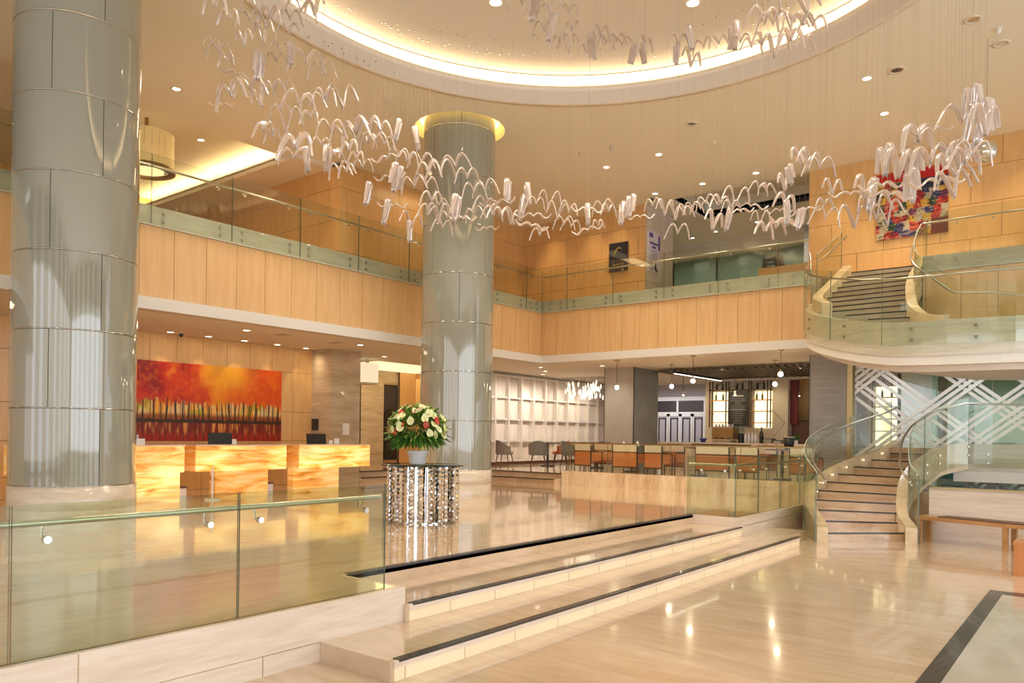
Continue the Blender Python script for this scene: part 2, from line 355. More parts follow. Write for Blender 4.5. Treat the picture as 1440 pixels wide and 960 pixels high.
BIRDS = [
 ('A','m',-8.00,4.68,6.46,0.78,16), ('A','m',-8.28,5.02,6.56,0.70,19), ('A','m',-7.97,5.08,6.69,0.42,32), ('A','m',-8.68,5.57,6.91,0.88,55), ('A','m',-8.62,5.80,7.01,0.97,22),
 ('A','v',-8.62,5.72,6.76,0.89,25), ('A','v',-8.38,5.29,6.45,0.60,16), ('A','m',-8.33,4.84,6.22,0.42,62), ('A','m',-8.84,5.24,6.42,0.74,55), ('A','m',-8.93,5.39,6.39,0.63,21),
 ('A','m',-8.34,6.07,7.13,1.03,45), ('A','m',-8.64,6.13,7.16,0.79,58), ('A','v',-8.67,6.55,7.48,0.95,15), ('A','m',-8.68,6.14,6.99,0.79,48), ('A','t',-8.83,6.28,6.78,0.90,-39),
 ('A','m',-8.61,5.95,6.68,0.62,63), ('A','m',-9.05,6.23,6.75,0.81,63), ('A','t',-9.10,5.96,6.56,1.09,-49), ('A','w',-8.93,5.54,6.29,0.77,59), ('A','m',-9.12,6.75,6.93,1.27,38),
 ('A','m',-8.94,6.89,6.82,0.99,44), ('A','m',-9.04,5.53,6.02,1.23,19), ('A','w',-9.01,5.39,5.86,0.56,56), ('A','v',-8.90,5.87,6.06,0.89,13), ('A','m',-9.18,6.27,6.41,0.82,26),
 ('A','m',-9.14,6.41,6.45,0.77,36), ('A','m',-9.21,6.41,6.17,0.69,66), ('B','m',-9.88,6.35,6.62,1.15,33), ('B','m',-9.81,7.14,6.65,1.27,45), ('B','m',-9.82,7.41,6.77,0.98,30),
 ('B','m',-10.06,7.80,7.04,1.12,28), ('B','v',-9.89,8.05,7.05,1.35,61), ('B','m',-9.72,7.27,6.48,0.79,13), ('B','v',-9.84,6.94,6.29,1.34,53), ('B','m',-10.12,6.73,6.21,0.90,23),
 ('B','m',-9.93,6.76,6.09,0.74,20), ('B','m',-9.96,7.19,6.03,1.53,12), ('B','m',-10.00,7.91,6.54,1.15,60), ('B','m',-10.11,8.24,6.61,0.99,51), ('B','m',-10.06,8.47,6.70,1.50,11),
 ('B','m',-9.80,7.57,6.18,0.75,64), ('B','m',-9.88,8.74,6.57,1.17,33), ('B','m',-10.25,7.37,6.00,1.10,45), ('B','t',-10.14,7.55,5.97,1.14,121), ('B','t',-10.12,7.93,6.10,1.24,114),
 ('B','m',-9.81,7.83,6.09,0.82,64), ('B','m',-9.74,8.06,6.24,0.96,11), ('B','m',-9.55,8.05,6.05,0.76,19), ('B','m',-10.01,8.11,5.95,0.98,30), ('B','m',-9.72,8.01,5.87,0.76,15),
 ('B','m',-10.04,8.61,6.16,0.94,34), ('C','m',-9.82,8.56,6.76,1.16,13), ('C','m',-9.62,8.63,6.69,0.99,19), ('C','m',-10.09,8.76,6.64,0.95,18), ('C','m',-9.57,8.67,6.47,0.86,37),
 ('C','t',-9.55,8.93,6.75,1.04,-38), ('C','t',-9.47,9.34,6.71,1.15,121), ('C','w',-9.62,8.79,6.31,1.06,21), ('C','m',-9.63,9.05,6.39,0.95,38), ('C','m',-9.42,9.05,6.27,1.00,35),
 ('C','m',-9.48,9.45,6.38,1.10,34), ('C','w',-9.60,8.83,5.98,1.07,21), ('C','t',-9.45,8.82,5.88,1.35,115), ('C','m',-9.34,9.14,5.87,1.07,23), ('C','t',-10.19,8.85,5.77,1.15,-41),
 ('C','w',-9.92,9.20,5.65,0.97,28), ('C','t',-9.59,8.73,5.32,1.19,125), ('C','v',-9.59,9.32,5.28,1.10,59), ('C','t',-9.63,9.34,5.14,1.07,-43), ('D','m',-9.12,9.27,6.09,1.07,22),
 ('D','m',-9.37,9.83,6.30,1.26,60), ('D','m',-9.22,10.06,6.43,1.34,29), ('D','m',-9.42,9.53,5.99,1.03,55), ('D','m',-8.95,10.06,6.17,1.04,56), ('D','m',-8.81,10.10,5.90,1.04,47),
 ('D','m',-8.76,10.34,6.00,1.12,25), ('D','m',-8.88,10.45,5.75,1.06,64), ('D','m',-9.07,9.30,5.59,1.00,64), ('D','m',-9.42,9.86,5.72,0.84,47), ('D','m',-9.09,9.25,5.37,0.93,60),
 ('D','v',-9.03,9.42,5.37,1.01,64), ('D','m',-9.18,9.81,5.45,0.90,13), ('D','t',-8.86,9.66,5.48,1.30,120), ('D','m',-9.28,9.79,5.28,0.97,62), ('D','w',-8.80,9.78,5.38,0.95,10),
 ('D','m',-8.98,10.32,5.58,0.92,11), ('D','w',-8.70,10.61,5.83,1.21,16), ('D','t',-8.56,10.70,5.99,1.19,124), ('D','m',-8.52,10.47,5.53,1.19,59), ('D','m',-8.46,10.17,5.47,0.89,48),
 ('D','v',-8.30,10.49,5.43,0.90,60), ('D','t',-8.37,10.88,5.69,1.36,125), ('D','t',-8.14,10.79,5.89,1.09,-36), ('D','w',-8.15,10.95,5.58,1.20,37), ('D','w',-8.81,10.46,5.36,0.78,44),
 ('E','m',-7.82,10.57,5.64,0.75,30), ('E','v',-7.90,11.07,5.78,1.13,39), ('E','w',-7.82,10.46,5.25,1.08,57), ('E','m',-8.05,11.01,5.24,0.85,15), ('E','v',-7.69,11.04,5.58,1.04,31),
 ('E','m',-7.69,11.25,5.42,0.92,27), ('E','m',-7.38,11.01,5.28,0.82,37), ('E','m',-7.70,11.41,5.70,0.85,15), ('E','w',-7.11,11.11,5.55,1.02,45), ('E','t',-7.39,11.57,5.58,1.10,118),
 ('E','m',-7.11,11.64,5.69,0.98,35), ('E','m',-7.01,11.65,5.63,0.84,63), ('E','m',-7.15,11.54,5.39,0.63,62), ('E','w',-7.24,11.33,5.28,1.04,17), ('E','t',-6.80,11.74,5.54,1.17,124),
 ('E','t',-6.56,11.59,5.59,1.15,-41), ('E','w',-6.65,12.13,5.59,0.92,24), ('E','m',-6.51,12.34,5.82,0.78,10), ('E','v',-6.08,11.96,5.57,0.89,46), ('E','m',-5.89,12.07,5.16,1.02,16),
 ('F','v',-6.00,12.22,5.54,0.97,44), ('F','m',-5.76,12.05,5.48,0.81,39), ('F','m',-5.56,11.98,5.50,0.80,26), ('F','m',-5.38,11.86,5.45,0.79,20), ('F','m',-5.46,12.27,5.65,0.88,10),
 ('F','v',-5.10,11.74,5.13,1.03,61), ('F','m',-5.12,12.06,5.53,0.92,61), ('F','t',-5.05,12.21,5.27,1.19,125), ('F','m',-4.91,12.02,5.43,0.78,35), ('F','v',-4.88,12.10,5.55,1.17,32),
 ('F','w',-4.68,11.84,5.30,0.82,43), ('F','w',-4.70,12.33,5.50,0.98,29), ('F','m',-4.44,11.95,5.62,0.75,44), ('F','m',-4.36,12.10,5.63,0.70,45), ('F','v',-3.97,11.80,5.56,0.85,63),
 ('F','t',-3.86,11.73,5.65,0.87,121), ('F','w',-4.19,12.23,5.31,0.82,14), ('F','m',-4.06,12.06,5.35,0.99,61), ('F','t',-3.94,11.83,5.09,1.09,117), ('F','v',-4.38,11.86,5.09,0.81,11),
 ('F','m',-4.23,11.66,4.86,0.85,63), ('F','m',-4.23,12.20,5.03,0.82,55), ('F','w',-4.08,12.17,5.10,1.25,63), ('F','t',-3.71,11.69,4.94,0.93,121), ('F','w',-3.81,12.27,5.25,1.06,14),
 ('F','v',-3.86,12.22,6.05,0.99,65), ('F','v',-3.58,11.67,5.77,1.00,37), ('F','m',-3.57,12.16,5.82,1.16,22), ('G','v',-3.21,11.57,5.29,0.80,47), ('G','m',-3.34,11.67,5.11,0.70,49),
 ('G','m',-3.34,11.69,4.91,1.05,23), ('G','w',-2.87,11.21,5.07,1.04,22), ('G','v',-2.62,10.98,4.99,1.06,52), ('G','t',-2.57,11.07,4.91,1.28,125), ('G','v',-2.78,11.10,4.66,1.14,32),
 ('G','v',-2.54,11.23,4.77,1.24,26), ('G','v',-2.31,10.82,4.56,1.08,11), ('G','w',-2.35,10.70,4.95,1.18,40), ('G','w',-2.32,11.01,4.91,1.20,44), ('G','v',-2.16,10.68,5.12,1.21,63),
 ('G','t',-2.38,11.00,5.33,1.20,-43), ('G','m',-1.92,10.56,5.37,1.28,64), ('G','w',-1.75,10.54,5.48,0.87,29), ('G','t',-2.00,10.85,5.14,1.15,-47), ('G','m',-1.76,10.45,5.04,1.25,46),
 ('G','t',-1.99,10.64,4.82,1.25,-38), ('G','w',-1.62,10.17,4.72,1.21,27), ('G','m',-1.57,10.61,5.14,1.06,19), ('G','v',-1.43,10.38,4.99,1.03,48), ('G','m',-1.57,10.34,4.92,0.99,64),
 ('G','m',-1.32,9.91,4.80,0.98,39), ('G','m',-1.39,9.91,4.65,0.94,15), ('G','v',-1.42,9.85,4.51,1.07,28), ('G','m',-1.23,9.71,4.80,1.00,13), ('G','m',-1.44,10.52,5.49,1.33,26),
 ('G','t',-1.23,10.25,5.29,1.48,-46), ('G','v',-1.14,9.99,5.20,1.15,63), ('G','t',-1.30,10.30,5.59,1.05,-44), ('H','m',-6.07,7.86,7.27,0.93,51), ('H','t',-5.95,7.91,7.18,1.05,114),
 ('H','m',-6.03,8.16,7.29,0.79,37), ('H','v',-5.65,7.86,7.09,0.85,19), ('H','m',-6.01,8.26,7.07,0.79,24), ('H','t',-5.77,8.07,6.92,0.98,124), ('H','m',-5.63,8.28,7.21,0.62,32),
 ('H','m',-5.64,8.38,7.01,0.73,12), ('H','m',-5.90,8.47,6.97,0.69,11), ('H','v',-5.87,8.64,6.97,0.81,19), ('H','m',-5.44,8.42,6.68,0.62,58), ('H','t',-5.64,8.91,6.97,0.85,-39),
 ('H','m',-5.29,8.53,6.91,0.77,61), ('H','m',-5.44,8.92,7.01,0.64,60), ('H','m',-5.49,8.72,7.00,0.58,51), ('H','m',-5.48,9.28,7.21,0.66,48), ('H','m',-5.38,9.24,7.09,0.71,29),
 ('H','t',-5.12,9.08,6.80,0.77,-38), ('H','m',-5.18,9.52,7.18,0.72,61), ('H','t',-5.08,9.32,6.89,0.78,120), ('I','m',-4.51,9.22,6.85,0.73,45), ('I','t',-4.40,9.34,6.90,0.88,123),
 ('I','v',-4.46,9.49,6.70,0.85,57), ('I','m',-4.37,9.68,6.94,0.75,15), ('I','t',-4.61,9.35,6.76,0.76,124), ('I','m',-4.10,9.56,6.86,0.68,49), ('I','t',-3.87,9.50,6.82,1.04,126),
 ('I','m',-3.72,9.31,6.65,0.70,15), ('I','m',-3.65,9.53,6.66,0.71,38), ('I','m',-3.47,9.39,6.87,1.04,43), ('I','m',-3.25,9.16,6.67,0.95,21), ('I','m',-3.26,9.04,6.90,0.85,54),
 ('I','m',-3.34,9.60,6.91,0.95,49), ('I','m',-3.36,9.10,6.45,0.72,65), ('I','v',-3.36,9.56,6.55,0.94,39), ('I','m',-2.96,8.93,6.28,0.87,57), ('I','m',-3.05,9.36,6.72,0.77,45),
 ('I','m',-2.81,8.90,6.41,0.77,51), ('I','v',-2.78,8.90,6.61,0.99,37), ('I','m',-2.72,8.96,6.39,0.77,30), ('I','m',-2.98,9.52,6.51,0.68,52),
]
# ------------------------------------------------------------------ camera
cam = bpy.data.cameras.new('camera'); co = bpy.data.objects.new('camera', cam); C.objects.link(co); S.camera = co
cam.sensor_width = 36; cam.lens = 1073.7 / 1440 * 36; cam.shift_y = (609.7 - 480) / 1440; cam.clip_end = 200
co.matrix_world = Matrix.Translation((0, 0, 1.7)) @ Matrix.Rotation(.664, 4, 'Z') @ Matrix.Rotation(PI / 2, 4, 'X') @ Matrix.Rotation(.0132, 4, 'Z')

from mathutils.geometry import tessellate_polygon
def holed(outer, holes, z, name, m, thick=0):
    loops = [[Vector((x, y, 0)) for x, y in outer]] + [[Vector((x, y, 0)) for x, y in h] for h in holes]
    flat = [v for l in loops for v in l]; tri = tessellate_polygon(loops)
    b = MB(); b.add([(v.x, v.y, z) for v in flat], tri)
    if thick: b.add([(v.x, v.y, z + thick) for v in flat], tri)
    return b.build(name, m)
def circ(c, r, n=96): return [(c[0] + r * math.cos(2 * PI * i / n), c[1] + r * math.sin(2 * PI * i / n)) for i in range(n)]

# ------------------------------------------------------------------ floors
ZF, ZU, ZB, Z2, ZS, ZC = 0., .42, .70, 5.37, 3.67, 8.0
struct(MB().box(-4.7, 12, -9, 24, -.2, 0).build('floor', 'floor'))
b = MB(); b.prism([(-24, -9), (-4.6, -9), (-4.6, 4.43), (-5.364, 4.43), (-5.364, 11.7), (-4.6, 11.7), (-4.6, 16.35), (-24, 16.35)], -.2, ZU, 0)
struct(b.build('floor_upper', 'floorup'))
b = MB(); b.prism([(-24, 16.3), (3, 16.3), (3, 30), (-24, 30)], -.2, ZB); b.prism([(-24, 12.65), (-14.95, 12.65), (-14.95, 16.35), (-24, 16.35)], ZU, ZB)
b.prism([(-14.95, 12.6), (-14.65, 12.6), (-14.65, 15.95), (-11.1, 15.95), (-11.1, 16.3), (-14.95, 16.3)], ZU, .56)
struct(b.build('floor_bar', 'floorup'))
b = MB()
for a in ((-14.97, -14.91, 12.65, 16.27, .70), (-14.67, -14.61, 12.65, 15.92, .56)): b.box(a[0], a[1], a[2], a[3], a[4] - .02, a[4] + .004)
for a in ((-14.9, -11.1, 16.24, 16.31, .70), (-14.6, -11.1, 15.90, 15.96, .56)): b.box(a[0], a[1], a[2], a[3], a[4] - .02, a[4] + .004)
struct(b.build('trim_1', 'black'))
# side wall cladding of the raised floor
struct(MB().box(-4.62, -4.585, -9, 4.45, 0, ZU + .004).build('wall_platform_front', 'trav'))
struct(MB().box(-4.62, -4.585, 11.68, 16.2, 0, ZU + .004).build('wall_platform_far', 'trav'))
struct(MB().box(-5.37, -4.6, 4.42, 4.445, .28, ZU + .002).build('wall_step_left', 'trav'))
struct(MB().box(-5.37, -4.6, 11.685, 11.71, .28, ZU + .002).build('wall_step_right', 'trav'))
b = MB(); b.box(-4.586, -4.583, 3.59, 3.6, 0, .14); b.box(-4.5845, -4.583, -9, 3.59, .138, .142); b.box(-4.5845, -4.583, 11.9, 16.2, .276, .282)
b.box(-4.5845, -4.583, 1.9, 1.905, .14, .42); b.box(-4.5845, -4.583, 3.1, 3.105, 0, .14)
struct(b.build('trim_2', 'brass'))
# lobby steps
def lobby_step(name, lab, x0, x1, y0, y1, z):
    t = thing(name, lab, 'step', ((x0 + x1) / 2, (y0 + y1) / 2, z - .14), 'broad lobby steps')
    b = MB(); b.box(x0, x1 - .02, y0, y1, z - .14 if z > .14 else 0, z - .001); part(b, 'tread', 'floor', t)
    b = MB(); b.box(x1 - .03, x1, y0 + .02, y1, z - .05, z + .001); part(b, 'edge_stone', 'trav', t)
    b = MB(); b.box(x1 - .045, x1 - .012, y0 + .03, y1, z - .14, z - .05); part(b, 'lit_riser', 'riser', t, 'translucent glowing stone riser')
    b = MB(); b.box(x1 - .062, x1 + .003, y0 + .06, y1, z - .012, z + .006); part(b, 'nosing', 'black', t, 'black granite nosing strip')
    return t
lobby_step('lobby_step', 'lowest of the three broad cream steps, nearest the lobby floor', -4.6, -3.81, 3.59, 12.25, .14)
lobby_step('lobby_step', 'middle of the three broad cream steps with black nosing', -5.37, -4.53, 4.43, 11.7, .28)
lobby_step('lobby_step', 'topmost of the three broad steps, level with the raised lobby', -5.6, -5.364, 4.45, 11.7, .42)
b = MB(); b.box(-4.6, -4.0, 12.25, 13.2, 0, .139); struct(b.build('floor_step_end', 'floor'))
# dark inlay border and paler field on the lobby floor
b = MB(); b.prism([(-1.05, -6), (-.91, -6), (-.91, 9.95), (6, 9.95), (6, 10.18), (-1.05, 10.18)], 0, .003)
tag(b.build('floor_border', 'black'), 'dark stone border strip inlaid in the lobby floor', 'floor inlay', kind='structure')
b = MB(); b.box(-.91, 6, -6, 9.95, 0, .002); struct(b.build('floor_inlay', 'inlay'))

# ------------------------------------------------------------------ slab under the gallery, ceilings
b = MB(); b.box(-24, -12.56, -9, 17.3, ZS, 5.30)
struct(b.build('ceiling_reception', 'soffit'))
b = MB(); b.box(-24, -5.2, 17.32, 30, ZS, 5.30); b.box(-2.9, 6, 17.32, 30, ZS, 5.30); b.box(-5.2, -2.9, 18.1, 30, ZS, 5.30); b.box(-5.2, -2.9, 17.32, 18.1, ZS, 4.5)
struct(b.build('ceiling_bar', 'soffit'))
b = MB(); b.box(-24, -12.56, -9, 17.3, 5.30, Z2); b.box(-24, 6, 17.95, 30, 5.30, Z2); b.box(-24, -5.2, 17.3, 17.95, 5.30, Z2); b.box(-2.9, 6, 17.3, 17.95, 5.30, Z2)
struct(b.build('floor_gallery', 'floorup'))
OC, ORR = (-5.22, 8.01), 4.97
CC, CL, CR = (-10.72, 11.80), (-10.87, 4.42), .745
struct(holed([(-15, -9), (12, -9), (12, 18.62), (-10, 18.62), (-10, 26), (-15, 26)], [circ(OC, ORR), circ(CC, .94, 48), circ(CL, .94, 48)], ZC, 'ceiling', 'ceiling', .5))
b = MB()
b.lathe([(5.12, 8.001), (5.12, 7.975), (4.97, 7.975), (4.97, 8.05), (4.90, 8.05), (4.90, 8.09), (4.74, 8.09), (4.74, 8.20), (4.78, 8.20), (4.78, 8.14), (5.45, 8.14)], OC, 128)
struct(b.build('trim_3', 'white'))
b = MB(); b.lathe([(5.45, 8.14), (5.45, 8.46), (5.38, 8.52), (.001, 8.52)], OC, 128); struct(b.build('ceiling_recess', 'recess'))
b = MB(); b.lathe([(5.02, 8.150), (5.02, 8.185), (5.14, 8.185), (5.14, 8.150)], OC, 128)
tag(b.build('cove_light', 'lampwarm'), 'warm hidden strip light around the round ceiling recess', 'light')
for c, n in ((CC, 'ceiling_collar'), (CL, 'ceiling_collar')):
    b = MB(); b.lathe([(.94, 8.0), (.94, 8.35), (.5, 8.35)], c, 64); struct(b.build(n, 'ceiling'))
    b = MB(); b.lathe([(.78, 8.20), (.84, 8.20), (.84, 8.26), (.78, 8.26)], c, 64)
    tag(b.build('collar_light', 'lampamber'), 'amber ring light around the top of the ' + ('middle round column' if c is CC else 'left round column'), 'light')
# gallery side ceiling pocket with a cove along its far end
b = MB(); b.box(-24, -15, -9, 11.0, 8.35, 8.5); b.box(-15.02, -15, -9, 10.6, 8.0, 8.4); b.box(-24, -15, 10.95, 11.0, 8.0, 8.4)
struct(b.build('ceiling_pocket', 'ceiling'))
b = MB(); b.box(-24, -14.6, 10.55, 11.6, 7.90, 8.02); b.box(-24, -15, 10.55, 10.58, 8.0, 8.06); struct(b.build('ceiling_beam', 'white'))
b = MB(); b.box(-24, -15.05, 10.64, 10.80, 8.02, 8.05)
tag(b.build('cove_light', 'lampwarm2'), 'warm strip light along the gallery ceiling pocket at left', 'light')
# lounge ceiling on the gallery, with a sunk tray and bulkhead
b = MB(); b.box(-10, -9.25, 18.6, 26, 8.0, 8.2); b.box(-9.25, 6, 20.8, 26, 8.0, 8.2); b.box(-9.25, 6, 18.55, 21, 8.45, 8.6); b.box(-9.3, -9.25, 18.6, 20.8, 8.0, 8.5)
b.box(-9.25, 6, 20.8, 20.85, 8.08, 8.5)
struct(b.build('ceiling_lounge', 'ceiling'))
b = MB(); b.box(-9.32, -9.2, 18.62, 20.9, 7.93, 8.0); struct(b.build('trim_4', 'white'))
b = MB(); b.box(-9.2, -5.7, 20.74, 20.8, 8.0, 8.10); struct(b.build('trim_5', 'blackplastic'))

# ------------------------------------------------------------------ wood panel walls
def panelwall(name, axis, c, a0, a1, rows, pitch, stagger=True, nrm=1, start=None, m='wood', th=.03, gap=.008):
    """panels 3 cm proud of a dark backing; axis 'x': plane X=c running along Y, 'y': plane Y=c running along X"""
    b = MB()
    def bx(u0, u1, z0, z1, d0, d1, mi):
        lo, hi = sorted((c + nrm * d0, c + nrm * d1))
        if axis == 'x': b.box(lo, hi, u0, u1, z0, z1, mi)
        else: b.box(u0, u1, lo, hi, z0, z1, mi)
    bx(a0 + .03, a1 - .03, rows[0], rows[-1], -.08, 0, 1)
    for i in range(len(rows) - 1):
        s = a0 if start is None else start
        if stagger and i % 2: s -= pitch / 2
        u = s - pitch * 30
        while u < a1:
            lo, hi = max(u + gap / 2, a0), min(u + pitch - gap / 2, a1)
            if hi - lo > .01: bx(lo, hi, rows[i] + gap / 2, rows[i + 1] - gap / 2, 0, th, 0)
            u += pitch
    return struct(b.build(name, [m, 'woodd']))
# fascias of the gallery
panelwall('wall_fascia_left', 'x', -12.53, -8.7, 17.25, [3.87, 5.06], .59, False, 1, 6.63, 'woodf')
panelwall('wall_fascia_back', 'y', 17.28, -12.5, -5.2, [3.87, 5.06], .513, False, -1, -12.5, 'woodf')
panelwall('wall_fascia_right', 'y', 17.28, -3.0, 6, [3.87, 5.06], .62, False, -1, -2.95, 'woodf')
b = MB(); b.box(-12.56, -12.47, -8.7, 17.2, 5.06, Z2 + .01); b.box(-12.56, -5.2, 17.2, 17.31, 5.06, Z2 + .01); b.box(-3.0, 6, 17.2, 17.31, 5.06, Z2 + .01)
struct(b.build('trim_6', 'band'))
b = MB(); b.box(-12.6, -12.42, -8.7, 17.17, ZS, 3.87); b.box(-12.6, -5.1, 17.17, 17.35, ZS, 3.87); b.box(-3.0, 6, 17.17, 17.35, ZS, 3.87)
struct(b.build('trim_7', 'whitecool'))
rows2 = [5.37, 5.92, 6.66, 7.41, 8.0]
panelwall('wall_gallery_left', 'x', -14.23, 11.53, 18.6, rows2, 1.12, True, 1, 11.72)
panelwall('wall_gallery_end', 'y', 11.53, -24, -14.2, rows2[:4] + [7.92], 1.15, True, -1, -14.6)
panelwall('wall_back', 'y', 18.58, -14.2, -9.99, rows2, 1.17, True, -1, -13.72)
panelwall('wall_back_right', 'y', 18.58, -5.66, 6, rows2, 1.12, True, -1, -4.59)
panelwall('wall_gallery_return', 'x', -10.02, 18.58, 20.2, rows2, .95, True, 1, 19.4, m='satin')
b = MB(); b.box(-5.68, -5.5, 18.6, 26, Z2, 8.6); b.box(-24, -10.05, 18.7, 18.75, Z2, 8.0); struct(b.build('wall_lounge_right', 'white'))
panelwall('wall_far_left', 'x', -22, -9, 11.5, rows2[:4] + [8.35], 1.2, True, 1)
b = MB(); b.box(-24, 6, 27.5, 27.7, 3.0, 8.6); struct(b.build('wall_far_back', 'white'))

# reception: wood wall, stone pillar
panelwall('wall_reception', 'x', -15.40, -6, 11.7, [ZU, .81, 1.46, 2.15, 3.09, ZS], .575, False, 1, 11.12)
b = MB(); b.box(-16, -14.62, 11.67, 12.56, ZU, ZS); struct(b.build('wall_stone_pillar', 'travpillar'))

# elevator hall beyond
b = MB(); b.box(-18.6, -18.0, 12.56, 15.5, ZB, ZS); b.box(-24, -18.02, 12.5, 12.7, ZB, ZS); struct(b.build('wall_hall_left', 'brass'))
b = MB(); b.box(-18.5, -18.0, 15.45, 16.43, ZB, 3.25); b.box(-18.6, -18.1, 12.6, 18.3, 3.2, ZS); struct(b.build('wall_hall_stone', 'travpillar'))
panelwall('wall_hall_wood', 'x', -18.02, 17.12, 18.6, [ZB, 2.2, ZS], .9, False, 1)
b = MB(); b.box(-16.4, -15.45, 16.25, 16.4, ZB, 3.3); b.box(-18.3, -15.42, 17.9, 18.0, ZB, ZS); struct(b.build('wall_hall_end', 'wood'))
t = thing('hall_door', 'dark glass door with arched dark panel at the hall end beyond the flowers', 'door', (-18.1, 16.78, ZB))
part(MB().box(-18.14, -18.10, 16.43, 17.12, ZB, 3.25), 'glass_pane', 'dark', t)
b = MB(); b.box(-18.08, -18.04, 16.43, 16.47, ZB, 3.25); b.box(-18.08, -18.04, 17.08, 17.12, ZB, 3.25); b.box(-18.08, -18.04, 16.43, 17.12, 3.2, 3.25); b.box(-18.08, -18.04, 16.43, 17.12, ZB, ZB + .12); part(b, 'frame', 'steel', t)
b = MB(); b.prism([(16.5 + 0, 0)] and [(16.50, 0), (17.05, 0), (17.05, 1.3)] + [(16.775 + .275 * math.cos(a * PI / 10), 1.3 + .3 * math.sin(a * PI / 10)) for a in range(1, 10)] + [(16.50, 1.3)], 0, .03)
b.v = [(-18.06 + z, x, ZB + .14 + y) for x, y, z in b.v]; part(b, 'arched_panel', 'blackplastic', t)
t = thing('drum_pendant', 'cream pleated drum lamp hanging at the reception hall entrance', 'lamp', (-15.9, 13.9, 3.2))
b = MB(); b.lathe([(.30, 3.02), (.30, 3.55)], (-15.9, 13.9), 24, sm=False); part(b, 'shade', emit('shade_glow', (1, .78, .5), .9), t)
part(MB().cyl(-15.9, 13.9, .31, 2.99, 3.03), 'diffuser', 'trimw', t); part(MB().cyl(-15.9, 13.9, .05, 3.5, ZS), 'stem', 'steel', t)
b = MB(); b.box(-18, -15.9, 13.2, 13.25, 3.58, 3.66); b.box(-18.0, -16.0, 14.4, 17.8, 3.63, 3.665)
tag(b.build('cove_light', emit('hall_cove', (1, .74, .36), 1.5)), 'bright rectangular light tray in the hall ceiling behind the column', 'light')
t = thing('drum_pendant', 'large gold drum pendant hanging above the left gallery', 'lamp', (-16.1, 8.0, 7.2))
b = MB()
for i in range(24):
    a0, a1 = 2 * PI * i / 24, 2 * PI * (i + .93) / 24
    b.lathe([(.55, 7.25), (.55, 8.0)], (-16.3, 8.0), 2, 0, a0, a1, False)
part(b, 'shade', pbr('gold_shade', (.55, .40, .16), rough=.35, emis=(1, .65, .25), es=.25), t)
part(MB().lathe([(.58, 7.2), (.58, 7.27), (.4, 7.27), (.4, 7.2), (.58, 7.2)], (-16.3, 8.0), 48), 'rim', 'brass', t)
part(MB().lathe([(.4, 7.24), (.001, 7.24)], (-16.3, 8), 48), 'diffuser', emit('drum_glow', (1, .7, .35), 1.5), t); part(MB().cyl(-16.3, 8, .04, 7.9, 8.35), 'stem', 'brass', t)

# ------------------------------------------------------------------ round columns
def column(c, label):
    t = thing('round_column', label, 'column', (c[0], c[1], ZU), 'round glass-clad columns'); t['kind'] = 'thing'
    b = MB(); b.lathe([(CR + .012, ZU), (CR + .012, .655), (CR + .008, .66), (CR + .012, .665), (CR + .012, .955), (CR - .02, .957)], c, 72); part(b, 'stone_base', 'colbase', t, 'cream stone base course')
    part(MB().lathe([(CR - .02, .94), (CR - .02, 8.36)], c, 72), 'core', 'woodd', t)
    z = .964; k = 0
    while z < 8.3:
        z1 = min(z + .982, 8.36)
        b = MB(); off = -PI / 2 if k % 2 == 0 else -PI / 4
        for q in range(4):
            g = .006
            a0, a1 = off + q * PI / 2 + g, off + (q + 1) * PI / 2 - g
            b.lathe([(CR, z + .008), (CR, z1 - .008)], c, 24, 0, a0, a1)
            b.lathe([(CR - .02, z + .006), (CR, z + .008)], c, 24, 0, a0, a1); b.lathe([(CR, z1 - .008), (CR - .02, z1 - .006)], c, 24, 0, a0, a1)
            for a_ in (a0, a1): b.add([(c[0] + r_ * math.cos(a_), c[1] + r_ * math.sin(a_), zz) for zz in (z + .008, z1 - .008) for r_ in (CR - .02, CR)], [(0, 1, 3, 2)])
        part(b, 'glass_panel_ring', 'colglass', t)
        part(MB().lathe([(CR - .01, z - .006), (CR + .003, z - .004), (CR + .003, z + .004), (CR - .01, z + .006)], c, 72), 'joint_ring', 'chrome', t)
        z += .985; k += 1
    return t
column(CC, 'tall round column clad in pale grey-green glass beside the flower table')
column(CL, 'tall round column clad in pale grey-green glass nearest the camera at the far left')

# ------------------------------------------------------------------ glass balustrades
def pane(b, p0, p1, zb, zt, th=.015):
    d = Vector((p1[0] - p0[0], p1[1] - p0[1])); n = Vector((-d.y, d.x)).normalized() * th / 2
    q = [(p0[0] - n.x, p0[1] - n.y), (p1[0] - n.x, p1[1] - n.y), (p1[0] + n.x, p1[1] + n.y), (p0[0] + n.x, p0[1] + n.y)]
    zb = zb if isinstance(zb, tuple) else (zb, zb); zt = zt if isinstance(zt, tuple) else (zt, zt)
    vs = [(q[0][0], q[0][1], zb[0]), (q[1][0], q[1][1], zb[1]), (q[2][0], q[2][1], zb[1]), (q[3][0], q[3][1], zb[0]),
          (q[0][0], q[0][1], zt[0]), (q[1][0], q[1][1], zt[1]), (q[2][0], q[2][1], zt[1]), (q[3][0], q[3][1], zt[0])]
    b.add(vs, [(0, 1, 5, 4), (2, 3, 7, 6)], 0); b.add(vs, [(4, 5, 6, 7), (0, 3, 2, 1)], 2); b.add(vs, [(1, 2, 6, 5), (3, 0, 4, 7)], 1)
    return b
GM = ['glass', 'edge', 'edgelight']
GF = ['glassfront', 'edge', 'edgelight']
def curvepane(b, pts, zb, zt, th=.015):
    n0 = len(b.f); b.sweep(pts, zb, zt, th, 0)
    n = len(pts)
    for i in range(n - 1):
        b.m[n0 + i * 4 + 0] = 2; b.m[n0 + i * 4 + 2] = 2
    for k in (n0 + (n - 1) * 4, n0 + (n - 1) * 4 + 1): b.m[k] = 1
    return b
